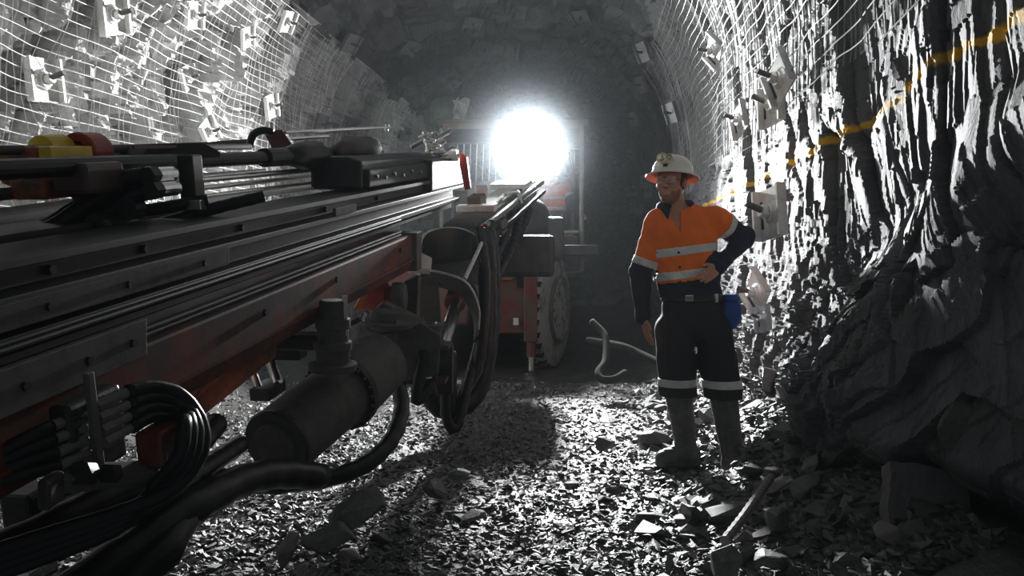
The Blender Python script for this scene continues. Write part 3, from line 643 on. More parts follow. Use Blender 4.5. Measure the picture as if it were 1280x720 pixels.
part('boom_pedestal', box(W(655, 320, 8.2), (.30, .28, .21)), 'darksteel', bev=.05); part('hose_cluster', lumpy(W(655, 283, 9.6), (.34, .28, .40), np.eye(3), 61, .22), 'rubber', smooth=True)
part('seat_box', box(W(700, 322, 11.2), (.24, .25, .30)), 'darksteel', bev=.03); part('engine_cover', box((.30, 9.9, 1.55), (.32, .45, .26)), 'darksteel', bev=.05)
part('tool_tray', box(W(708, 290, 11.2), (.16, .1, .02)), 'cream'); part('tool_box', box(W(708, 297, 11.15), (.10, .08, .04)), 'orangered', bev=.01)
part('marker_reflector', cyl(W(700, 351, 9.3), W(700, 351, 9.25), .025, n=14), 'orangered')
# glaring work lamp; lens oversized so its disc stands for the glare
lm = part('work_lamp', lathe(np.array(LAMP) + [0, .34, 0], (0, -1, 0), [(0, .10), (.04, .24), (.20, .43), (.30, .45), (.33, .45), (.33, .425), (.30, .425)], 40, cap=False), 'dustysteel')
m_, nt_, b_ = nodes('lamp_glow'); b_.inputs['Base Color'].default_value = (1, 1, 1, 1); b_.inputs['Emission Color'].default_value = (1, .995, 1, 1); b_.inputs['Emission Strength'].default_value = 24
M['glow'] = m_
part('lamp_glare_lens', lathe(np.array(LAMP) + [0, .05, 0], (0, -1, 0), [(0, .426), (.02, .420), (.05, .35), (.08, .20), (.09, .02)], 40), 'glow', lm)
part('lamp_yoke', tube([np.array(LAMP) + [-.48, .2, 0], np.array(LAMP) + [-.48, .2, -.35], np.array(LAMP) + [0, .25, -.50], np.array(LAMP) + [.48, .2, -.35], np.array(LAMP) + [.48, .2, 0]], .02, 8), 'darksteel', lm)
part('lamp_post', cyl(np.array(LAMP) + [0, .25, -.5], np.array(LAMP) + [0, .25, -1.15], .04), 'darksteel', lm)

# ---- hoses that hang from the boom
def hose(pts, r, rib=.13, per=3, n=12): return part('hose', tube([W(*p) for p in pts], r, n, rib, per), 'rubber', smooth=True)
hose([(607, 292, 6.2), (609, 330, 6.0), (610, 400, 5.9), (605, 460, 5.8), (590, 497, 5.7), (560, 512, 5.6), (535, 490, 5.6), (530, 440, 5.7)], .075, .10)
hose([(600, 288, 6.1), (606, 340, 5.8), (604, 410, 5.6), (596, 460, 5.5), (580, 490, 5.4), (566, 520, 5.3), (563, 500, 5.3), (563, 440, 5.4)], .042)
hose([(612, 280, 6.4), (617, 330, 6.2), (617, 400, 6.1), (610, 452, 6.0), (596, 480, 5.9)], .05)
hose([(640, 268, 7.4), (630, 300, 6.8), (610, 350, 6.2), (600, 420, 5.7), (585, 480, 5.4), (570, 535, 5.2), (558, 520, 5.2), (558, 470, 5.25)], .035)
hose([(650, 265, 7.6), (640, 310, 7.0), (616, 360, 6.5), (612, 420, 6.3)], .04)
hose([(660, 262, 7.9), (650, 290, 7.5), (624, 330, 7.0), (616, 380, 6.8)], .045)
hose([(498, 482, 4.4), (502, 512, 4.25), (490, 548, 4.05), (462, 577, 3.85), (425, 594, 3.7), (385, 600, 3.6), (345, 606, 3.5), (300, 602, 3.35), (255, 592, 3.2)], .042, .10)
hose([(540, 480, 4.6), (520, 500, 4.5), (530, 440, 4.6)], .03)
# hydraulic block with eight fittings
vb = part('valve_block', box(W(112, 540, 2.02), (.03, .10, .10), RF), 'darksteel', bev=.012)
part('block_strap', box(W(118, 530, 1.95), (.008, .012, .13), RF), 'dustysteel', vb, bev=.003)
for k in range(4):
    q0 = W(64 + 3.2 * k, 533 + 16.5 * k, 1.89); q1 = W(103 + 3.0 * k, 517 + 16.0 * k, 1.97)
    f = part('hose_fitting', cyl(q0, q1, .0135, b=.004, n=14), 'fitting'); part('fitting_nut', lathe(q1 - nrm(q1 - q0) * .03, nrm(q1 - q0), [(0, .0175), (.025, .0175)], 6), 'fitting', f)
    q2 = W(120 + 3.5 * k, 507 + 15.5 * k, 1.98); q3 = W(160 + 1.5 * k, 490 + 14.5 * k, 2.05)
    f = part('hose_fitting', cyl(q2, q3, .0135, b=.004, n=14), 'fitting'); part('fitting_nut', lathe(q2, nrm(q3 - q2), [(0, .0175), (.03, .0175)], 6), 'fitting', f)
    hose([(160 + 1.5 * k, 490 + 14.5 * k, 2.05), (190, 484 + 12 * k, 2.12), (226, 494 + 10 * k, 2.18), (252 - 7 * k, 530, 2.18 - .03 * k), (250 - 9 * k, 570, 2.14 - .03 * k), (215 - 8 * k, 612, 2.08), (150, 640 + 6 * k, 2.0), (60, 668 + 9 * k, 1.9), (-40, 700 + 10 * k, 1.8)], .019, .05, 3)
    hose([(64 + 3.2 * k, 533 + 16.5 * k, 1.89), (36, 546 + 15 * k, 1.84), (-40, 585 + 8 * k, 1.78)], .016, .05, 3)
part('block_base', extrude([W(60, 602, 1.84), W(80, 580, 1.92), W(215, 572, 2.16), W(200, 590, 2.08)], (0, 0, 0), (-.02, .06, -.05)), 'dustysteel', bev=.006)
part('red_lug', box(W(200, 556, 2.11), (.04, .05, .05), RF), 'red', bev=.012)
part('side_bracket', extrude([W(45, 600, 1.76), W(62, 602, 1.76), W(62, 640, 1.76), W(45, 640, 1.76)], (0, 0, 0), (-.02, .1, 0)), 'darksteel', bev=.01)
part('block_nut', cyl(W(100, 592, 1.90), W(112, 592, 1.94), .03, n=6), 'darksteel'); part('block_nut', cyl(W(133, 592, 1.94), W(144, 592, 1.97), .025, n=6), 'darksteel')
# big trailing hoses in front
hose([(-40, 702, 1.95), (40, 668, 2.05), (110, 632, 2.2), (180, 600, 2.4), (240, 560, 2.65), (270, 530, 2.9)], .042, .06)
hose([(-40, 735, 1.95), (60, 690, 2.1), (140, 655, 2.25), (205, 618, 2.45), (255, 585, 2.75), (300, 555, 3.1)], .036, .06)
hose([(60, 760, 2.1), (120, 718, 2.2), (180, 676, 2.35), (240, 634, 2.55), (300, 602, 2.85), (350, 592, 3.1), (400, 596, 3.35)], .058, .08)
hose([(90, 790, 2.15), (165, 722, 2.25), (205, 690, 2.35), (228, 650, 2.5), (262, 610, 2.75)], .05, .12)
cpl = part('hose_coupling', lathe(W(10, 722, 2.0), nrm(W(60, 695, 2.08) - W(10, 722, 2.0)), [(0, .045), (.03, .048), (.034, .040), (.06, .040), (.064, .048), (.10, .048), (.11, .030)], 22), 'chrome')
cp2 = part('hose_coupling', lathe(W(62, 622, 2.3), nrm(W(100, 605, 2.36) - W(62, 622, 2.3)), [(0, .032), (.03, .034), (.033, .028), (.055, .028), (.058, .034), (.09, .03)], 20), 'chrome')
part('coupling_box', box(W(38, 632, 2.3), (.05, .06, .055), RF), 'darksteel', bev=.015)
# ---------------------------------------------------------------- loose rock
def hull(n, h, s):
    import bmesh
    r = np.random.default_rng(s); p = r.normal(size=(n, 3)); p /= np.linalg.norm(p, axis=1)[:, None]; p = np.sign(p) * np.abs(p) ** .75 * np.asarray(h)
    bm = bmesh.new(); [bm.verts.new(q) for q in p]; bmesh.ops.convex_hull(bm, input=bm.verts)
    bmesh.ops.delete(bm, geom=[v for v in bm.verts if not v.link_faces], context='VERTS')
    bm.verts.index_update(); V = np.array([v.co[:] for v in bm.verts]); Fs = [tuple(v.index for v in f.verts) for f in bm.faces]; bm.free(); return V, Fs
KINDS_ = [hull(10 + k % 7, (1.0, rng.uniform(.5, .85), rng.uniform(.18, .5)), 300 + k) for k in range(16)]
rock_me = [mesh_data('rock', v, f, M['stone' if k % 3 else 'chip']) for k, (v, f) in enumerate(KINDS_)]
def place(me, x, y, s, label, group=None, name='rock', tilt=.35, sink=.25, cat='rock', rot=None):
    o = bpy.data.objects.new(name, me); link(o); o.scale = (s,) * 3
    o.rotation_euler = rot or (rng.uniform(-tilt, tilt), rng.uniform(-tilt, tilt), rng.uniform(0, 6.28))
    o.location = (x, y, float(floor_h(np.array([x]), np.array([y]))[0]) + s * sink * .4); tag(o, label, cat, group); return o
GR1, GR2 = 'loose rocks along the foot of the fractured wall', 'scattered rocks on the open muck floor'
cnt = 0
while cnt < 150:
    y = 2.6 + 5.2 * rng.random() ** 1.3; dr = abs(rng.normal(0, .42)) + .03; x = xc(y) + HW - dr - .10
    if math.hypot((x - 1.17) / .42, (y - 4.75) / .5) < 1: continue
    place(rock_me[rng.integers(16)], x, y, rng.uniform(.04, .115) * (1 if rng.random() < .8 else 1.5), 'grey angular slate rock in the rubble along the foot of the fractured wall', GR1, tilt=.6); cnt += 1
cnt = 0
while cnt < 120:
    y = 2.9 + 4.5 * rng.random() ** 1.4; x = rng.uniform(-1.3, 1.35) * min(1.2, y / 3.2)
    if math.hypot((x - 1.17) / .42, (y - 4.75) / .5) < 1: continue
    place(rock_me[rng.integers(16)], x, y, rng.uniform(.018, .05) * (1 if rng.random() < .85 else 1.8), 'small angular rock scattered on the wet open muck floor', GR2); cnt += 1
def chips(n, name, label, xf, yf, smin, smax):
    Vs, Fs, c0_ = [], [], 0
    base = [hull(7, (1, .75, .38), 500 + k) for k in range(10)]
    tri = []
    for v, f in base:
        t = []
        for q in f:
            for i in range(1, len(q) - 1): t.append((q[0], q[i], q[i + 1]))
        tri.append((v, np.array(t)))
    y = yf(n); x = xf(n, y); s = smin * (smax / smin) ** (rng.random(n) ** 1.6); z = floor_h(x, y)
    for k in range(10):
        v, t = tri[k]; ix = np.arange(k, n, 10); m = len(ix)
        a, b, c = rng.uniform(0, 6.28, m), rng.normal(0, .35, m), rng.normal(0, .35, m)
        ca, sa = np.cos(a), np.sin(a); P = v[None] * s[ix, None, None]
        X = P[..., 0] * ca[:, None] - P[..., 1] * sa[:, None]; Yq = P[..., 0] * sa[:, None] + P[..., 1] * ca[:, None]; Z = P[..., 2] + X * b[:, None] + Yq * c[:, None]
        Vs.append(np.stack([X + x[ix, None], Yq + y[ix, None], Z + z[ix, None] + s[ix, None] * .12], -1).reshape(-1, 3))
        Fs.append((t[None] + (np.arange(m) * len(v))[:, None, None]).reshape(-1, 3) + c0_); c0_ += m * len(v)
    o = obj(name, (np.concatenate(Vs), np.concatenate(Fs)), M['chip']); tag(o, label, 'gravel', kind='stuff')
chips(60000, 'gravel', 'fine wet gravel and rock chips covering the muck floor', lambda n, y: xc(y) + HW - .15 - rng.random(n) * np.minimum(4.6, .45 + y * 1.0), lambda n: 1 / (1 / 8.5 + rng.random(n) * (1 / 2.7 - 1 / 8.5)), .006, .032)
chips(9000, 'scree', 'coarse broken slate scree heaped against the foot of the fractured wall', lambda n, y: xc(y) + HW - .05 - np.abs(rng.normal(0, .38, n)), lambda n: 1 / (1 / 8.5 + rng.random(n) * (1 / 2.4 - 1 / 8.5)), .015, .06)
def stone(name, px, py, Y, h, s, rot, label, mat='stone', cat='rock', n=14, z=None):
    v, f = hull(n, h, s); p = W(px, py, Y); o = bpy.data.objects.new(name, mesh_data(name, v, f, M[mat])); link(o)
    o.rotation_euler = rot; o.location = p; b = o.modifiers.new('bevel', 'BEVEL'); b.width = min(h) * .12; b.segments = 1; tag(o, label, cat); return o
# slab of rock standing in the rubble: uneven box with a chipped lower edge
def slab():
    n, m = 14, 14; V = []; Fs = []
    u = np.linspace(-1, 1, n); X, Z = np.meshgrid(u, u, indexing='ij')
    xo = X * (.150 - .018 * Z) + .012 * fbm(Z * 3, X * 0, o=2, s=401) * (np.abs(X) > .99); zo = Z * .165 + .02 * fbm(X * 2.2, Z * 0, o=2, s=402) * (np.abs(Z) > .99)
    yo = .006 * fbm(X * 3, Z * 3, o=3, s=403) - .04 * sstep(.8, 1.0, np.abs(X)) * 0
    front = np.stack([xo, yo - .055, zo], -1).reshape(-1, 3); back = np.stack([xo * .96, yo + .055, zo * .97], -1).reshape(-1, 3)
    V = np.concatenate([front, back]); f1 = grid_faces(n, m); N = n * m; Fs = [tuple(q) for q in f1] + [tuple(q[::-1] + N) for q in f1]
    rim = [i * m for i in range(n)] + [(n - 1) * m + j for j in range(1, m)] + [i * m + m - 1 for i in range(n - 2, -1, -1)] + [j for j in range(m - 2, 0, -1)]
    for a, b in zip(rim, rim[1:] + rim[:1]): Fs.append((a, a + N, b + N, b))
    return V, Fs
V, Fs = slab(); o = bpy.data.objects.new('rock_slab', mesh_data('rock_slab', V, Fs, M['slab'])); link(o); o.scale = (.93,) * 3; o.location = W(1155, 640, 2.80); o.rotation_euler = (math.radians(-24), math.radians(4), math.radians(-6))
tag(o, 'squared pale rock slab leaning in the rubble, its lower part lit', 'rock slab')
stone('rock', 1150, 700, 2.62, (.17, .09, .05), 41, (.1, .1, .3), 'pale flat rock under the lower edge of the squared slab', 'pale')
stone('rock', 1118, 672, 2.66, (.10, .06, .04), 42, (.2, .5, .7), 'thin bright flake wedged below the squared slab', 'pale')
stone('rock', 1033, 690, 2.95, (.16, .04, .035), 43, (.1, -.5, 1.0), 'long narrow rock pointing up beside the squared slab')
stone('rock', 1056, 577, 3.75, (.12, .04, .03), 44, (.2, -.55, 1.1), 'long rock splinter resting on the dark scree slope')
stone('rock', 906, 702, 2.98, (.07, .06, .07), 45, (.1, .1, .3), 'rounded dark boulder at the lower end of the pale stake')
stone('rock', 965, 700, 2.95, (.08, .06, .04), 46, (.1, .2, .9), 'faceted rock beside the rounded dark boulder')
stone('rock', 975, 650, 3.25, (.08, .06, .05), 47, (.1, .2, .2), 'dark wedge-shaped rock just behind the pale stake')
stone('rock', 358, 690, 2.98, (.085, .035, .04), 48, (.4, -1.0, .6), 'pale upright pointed rock in the lit muck under the boom', 'pale')
stone('rock', 446, 640, 3.25, (.13, .08, .06), 49, (.3, -.5, .5), 'large flat grey rock tilted under the boom')
stone('rock', 410, 672, 3.05, (.11, .07, .05), 50, (.2, -.2, .3), 'broken grey rock between the pointed rock and the large flat one')
stone('rock', 545, 612, 3.55, (.07, .05, .05), 51, (.1, .1, .9), 'rounded rock at the edge of the dark machine shadow')
stone('rock', 575, 594, 3.75, (.06, .05, .03), 52, (.1, .2, .2), 'low dark rock beside the machine shadow')
stone('rock', 592, 645, 3.2, (.07, .05, .03), 53, (.1, .2, 1.2), 'bright flat stone in the glittering muck', 'pale')
stone('rock', 757, 556, 4.75, (.07, .05, .05), 54, (.1, .2, .4), 'pale lumpy rock on the track before the miner')
stone('rock', 1185, 520, 2.75, (.10, .05, .19), 55, (.25, .35, .4), 'dark leaning boulder against the smooth rock buttress')
stone('rock', 1215, 560, 2.62, (.14, .10, .20), 56, (.1, -.1, .5), 'dark broad boulder at the foot of the smooth rock buttress', 'chip')
stone('rock', 1000, 455, 5.1, (.10, .06, .18), 57, (.1, .4, .3), 'upright leaning slate block behind the boots of the miner')
stone('rock', 965, 465, 5.3, (.10, .06, .16), 58, (.15, -.2, .8), 'broad slate block behind the knees of the miner')
stone('rock', 1242, 698, 2.42, (.10, .07, .06), 61, (.1, .2, .8), 'dark rock low in the corner below the smooth buttress')
stone('rock', 1190, 712, 2.5, (.08, .06, .04), 62, (.2, .1, .2), 'flat rock in front of the thin bright flake')
stone('rock', 1085, 650, 2.95, (.06, .05, .04), 63, (.3, .1, .2), 'small blocky rock beside the squared slab')
stone('rock', 1010, 610, 3.4, (.09, .06, .05), 64, (.1, -.2, .4), 'wide dark rock on the scree behind the timber stake')
stone('rock', 1100, 560, 3.4, (.09, .06, .10), 65, (.1, .2, .4), 'dark upright block at the foot of the outcrop')
o = obj('timber_stake', tube([W(906, 676, 3.05), W(930, 645, 3.25), W(950, 616, 3.45), W(964, 596, 3.6)], .019, 9, .12, 3), M['pale']); tag(o, 'pale round timber stake lying on the rubble in front of the miner', 'stake')
o = obj('hose', tube([W(740, 402, 7.9), W(756, 420, 7.7), (W(757, 450, 7.4)), W(748, 465, 7.2), W(752, 474, 7.1), W(768, 474, 7.1), W(782, 466, 7.2)], .035, 10), M['mudhose'], smooth=True); tag(o, 'muddy hose looped on the floor beyond the rig wheel', 'hose')
o = obj('pipe', tube([W(735, 425, 8.5), W(775, 432, 8.0), W(800, 442, 7.8), W(830, 456, 7.5)], .035, 10), M['mudhose'], smooth=True); tag(o, 'thin dark pipe lying across the floor behind the miner', 'pipe')
# torn ventilation bag under the roof
vb_ = empty('ventilation_bag', W(568, 150, 13.0), 'torn grey green ventilation bag hanging above the rig canopy', 'ventilation bag')
M['bag'] = simple('bag_cloth', (.20, .29, .27), .7, 0, .25, 5, .1); M['bag_torn'] = simple('torn_cloth', (.60, .60, .56), .7, 0, .2, 6, .1)
obj('bag', lumpy(W(562, 145, 13.0), (.40, .55, .30), np.eye(3), 77, .18), M['bag'], vb_, smooth=True)
fl = [[W(565 + 3 * i + 5 * math.sin(i * 1.3 + j), 124 + 9 * j + 3 * math.sin(i * 2.1), 12.3 - .05 * j + .05 * math.sin(i * 3 + j)) for j in range(4)] for i in range(8)]
V = np.array(fl).reshape(-1, 3); o = obj('torn_flap', (V, grid_faces(8, 4)), M['bag_torn'], vb_); s_ = o.modifiers.new('solidify', 'SOLIDIFY'); s_.thickness = .01
# ---------------------------------------------------------------- people: distance fields turned into one continuous surface
class Field:
    def __init__(s, lo, hi, res):
        s.lo = np.asarray(lo, float); s.res = res; s.n = np.ceil((np.asarray(hi) - s.lo) / res).astype(int) + 1
        s.D = np.full(s.n, 1.0, np.float32); s.ax = [(s.lo[i] + np.arange(s.n[i]) * res).astype(np.float32) for i in range(3)]
    def sub(s, lo, hi, pad):
        a = np.clip(((np.asarray(lo) - pad - s.lo) / s.res).astype(int), 0, s.n); b = np.clip(((np.asarray(hi) + pad - s.lo) / s.res).astype(int) + 2, 0, s.n)
        sl = tuple(slice(int(a[i]), int(b[i])) for i in range(3))
        return sl, np.meshgrid(*[s.ax[i][sl[i]] for i in range(3)], indexing='ij')
    def mix(s, sl, d, k, op='u'):
        a = s.D[sl]
        if a.size == 0: return
        if op == 's': d = -d; h = np.clip(.5 - .5 * (a - d) / k, 0, 1); s.D[sl] = a * (1 - h) + d * h + k * h * (1 - h); return
        h = np.clip(.5 + .5 * (a - d) / k, 0, 1); s.D[sl] = a * (1 - h) + d * h - k * h * (1 - h)
    def cap(s, p, q, r0, r1, k=.02, op='u', yscale=1.0):
        p, q = np.asarray(p, np.float32), np.asarray(q, np.float32); R = max(r0, r1)
        sl, (X, Y, Z) = s.sub(np.minimum(p, q) - R, np.maximum(p, q) + R, k + 3 * s.res)
        v = q - p; L = float(v @ v) + 1e-12
        t = np.clip(((X - p[0]) * v[0] + (Y - p[1]) * v[1] + (Z - p[2]) * v[2]) / L, 0, 1)
        d = np.sqrt((X - p[0] - t * v[0]) ** 2 + ((Y - p[1] - t * v[1]) * yscale) ** 2 + (Z - p[2] - t * v[2]) ** 2) - (r0 + (r1 - r0) * t)
        s.mix(sl, d, k, op)
    def ell(s, c, r, k=.02, op='u', R=None):
        c, r = np.asarray(c, np.float32), np.asarray(r, np.float32); m = float(r.max())
        sl, (X, Y, Z) = s.sub(c - m, c + m, k + 3 * s.res); X, Y, Z = X - c[0], Y - c[1], Z - c[2]
        if R is not None: X, Y, Z = [X * R[0][i] + Y * R[1][i] + Z * R[2][i] for i in range(3)]
        k0 = np.sqrt((X / r[0]) ** 2 + (Y / r[1]) ** 2 + (Z / r[2]) ** 2); k1 = np.sqrt((X / r[0] ** 2) ** 2 + (Y / r[1] ** 2) ** 2 + (Z / r[2] ** 2) ** 2) + 1e-6
        s.mix(sl, k0 * (k0 - 1) / k1, k, op)
    def grid(s): return np.meshgrid(*s.ax, indexing='ij', sparse=True)
def surface(fld):
    D = fld.D.copy()
    for a in range(3):
        i0 = [slice(None)] * 3; i0[a] = 0; D[tuple(i0)] = np.maximum(D[tuple(i0)], 1e-3); i0[a] = -1; D[tuple(i0)] = np.maximum(D[tuple(i0)], 1e-3)
    I = D < 0; nx, ny, nz = D.shape
    cs = [(a, b, c) for a in (0, 1) for b in (0, 1) for c in (0, 1)]
    cnt = sum(I[a:nx - 1 + a, b:ny - 1 + b, c:nz - 1 + c].astype(np.uint8) for a, b, c in cs)
    act = np.argwhere((cnt > 0) & (cnt < 8)); idx = np.full((nx - 1, ny - 1, nz - 1), -1, np.int32); idx[tuple(act.T)] = np.arange(len(act))
    P = np.zeros((len(act), 3)); N = np.zeros(len(act))
    val = {c: D[tuple((act + c).T)] for c in cs}
    for c in cs:
        for a in range(3):
            if c[a]: continue
            e = list(c); e[a] = 1; e = tuple(e); v0, v1 = val[c], val[e]; m = (v0 < 0) != (v1 < 0)
            t = np.where(m, v0 / np.where(m, v0 - v1, 1), 0); p = np.tile(np.array(c, float), (len(act), 1)); p[:, a] = t
            P += p * m[:, None]; N += m
    V = fld.lo + (act + P / N[:, None]) * fld.res; Fs = []
    for a in range(3):
        u, w_ = (a + 1) % 3, (a + 2) % 3; s0 = [slice(None)] * 3; s1 = [slice(None)] * 3; s0[a] = slice(0, -1); s1[a] = slice(1, None)
        A, B = I[tuple(s0)], I[tuple(s1)]; q = np.argwhere(A != B); q = q[(q[:, u] > 0) & (q[:, w_] > 0) & (q[:, u] < D.shape[u] - 1) & (q[:, w_] < D.shape[w_] - 1)]
        f = []
        for du, dw in ((0, 0), (-1, 0), (-1, -1), (0, -1)):
            r = q.copy(); r[:, u] += du; r[:, w_] += dw; f.append(idx[tuple(r.T)])
        f = np.stack(f, -1); fl = A[tuple(q.T)]; f[~fl] = f[~fl][:, ::-1]; Fs.append(f)
    Fs = np.concatenate(Fs); return V, Fs[:, ::-1].copy() if False else Fs
def rotm(yaw, pitch, roll=0):
    cy, sy, cp, sp_, cr, sr = math.cos(yaw), math.sin(yaw), math.cos(pitch), math.sin(pitch), math.cos(roll), math.sin(roll)
    Rz = np.array([[cy, -sy, 0], [sy, cy, 0], [0, 0, 1]]); Rx = np.array([[1, 0, 0], [0, cp, -sp_], [0, sp_, cp]]); Ry = np.array([[cr, 0, sr], [0, 1, 0], [-sr, 0, cr]])
    return Rz @ Rx @ Ry
def smoothmesh(name, fld, mat, parent, mi=None):
    V, Fs = surface(fld); off = root_of(parent)
    o = obj(name, (V + off, Fs), mat, parent, smooth=True)
    if mi is not None:
        c = V[Fs].mean(1); o.data.polygons.foreach_set('material_index', np.asarray(mi(c), np.int32))
    return o
def cloth(name, col, rough=.85, var=.18, scale=9): return simple(name, col, rough, 0, var, scale, .25)
M['skin'] = simple('skin', (.48, .24, .16), .55, 0, .12, 30, .05); M['hair'] = simple('hair', (.06, .035, .022), .8, 0, .4, 60, .4); M['beard'] = simple('beard', (.26, .12, .07), .85, 0, .35, 70, .4)
M['hivis'] = cloth('orange_cloth', (.90, .17, .012), .8, .10); M['navy'] = cloth('navy_cloth', (.016, .020, .040)); M['navy_trouser'] = cloth('dark_trouser', (.018, .018, .022))
M['tape'] = simple('silver_tape', (.62, .62, .60), .45, .15, .10, 25, .06); M['helmet'] = simple('helmet_shell', (.80, .79, .74), .35, 0, .06, 9, .03, dirt=(.55, .53, .48), dirt_amt=.15)
M['brim'] = simple('brim_bounce_tint', (.78, .30, .17), .5, 0, .08, 9, .02); M['belt'] = simple('belt', (.02, .018, .016), .5); M['pouch'] = cloth('blue_pouch', (.018, .07, .30), .6)
M['lampbody'] = simple('cap_lamp_body', (.72, .70, .48), .35, .1, .1, 20, .05)
m_, nt_, b_ = nodes('clear_lens'); b_.inputs['Base Color'].default_value = (.95, .97, .97, 1); b_.inputs['Roughness'].default_value = .06; b_.inputs['Transmission Weight'].default_value = .0; b_.inputs['Alpha'].default_value = .16; M['lens'] = m_

def hand(F, wrist, knuckle, curl, normal, thumb, size=1.0, spread=1.0):
    """palm from wrist to knuckles, four unequal fingers bent along 'curl' dirs, thumb from the side of the palm near its base"""
    w_, kn = np.asarray(wrist, float), np.asarray(knuckle, float); d = nrm(kn - w_); n = nrm(np.asarray(normal) - d * np.dot(normal, d)); s = np.cross(d, n)
    if np.dot(s, thumb) < 0: s = -s
    for q in (-1.5, -.5, .5, 1.5): F.cap(w_ + s * q * .010 * size, kn + s * q * .019 * size, .016 * size, .011 * size, .010)
    for q, L in ((1.5, .070), (.5, .080), (-.5, .075), (-1.5, .058)):
        b = kn + s * q * .0195 * size * spread; p = b; dd = d
        for i, f in enumerate((.45, .32, .23)):
            dd = nrm(dd + np.asarray(curl) * (.55 if i else .35)); e = p + dd * L * f * size * 1.05; F.cap(p, e, .0092 * size * (1 - .06 * i), .0088 * size * (1 - .08 * i), .004); p = e
    t0 = w_ + d * .025 * size + s * .020 * size; t1 = t0 + nrm(s * .8 + d * .7 + np.asarray(curl) * .2) * .042 * size; t2 = t1 + nrm(d + s * .25 + np.asarray(curl) * .4) * .034 * size
    F.cap(t0, t1, .014 * size, .011 * size, .010); F.cap(t1, t2, .0105 * size, .0092 * size, .004)

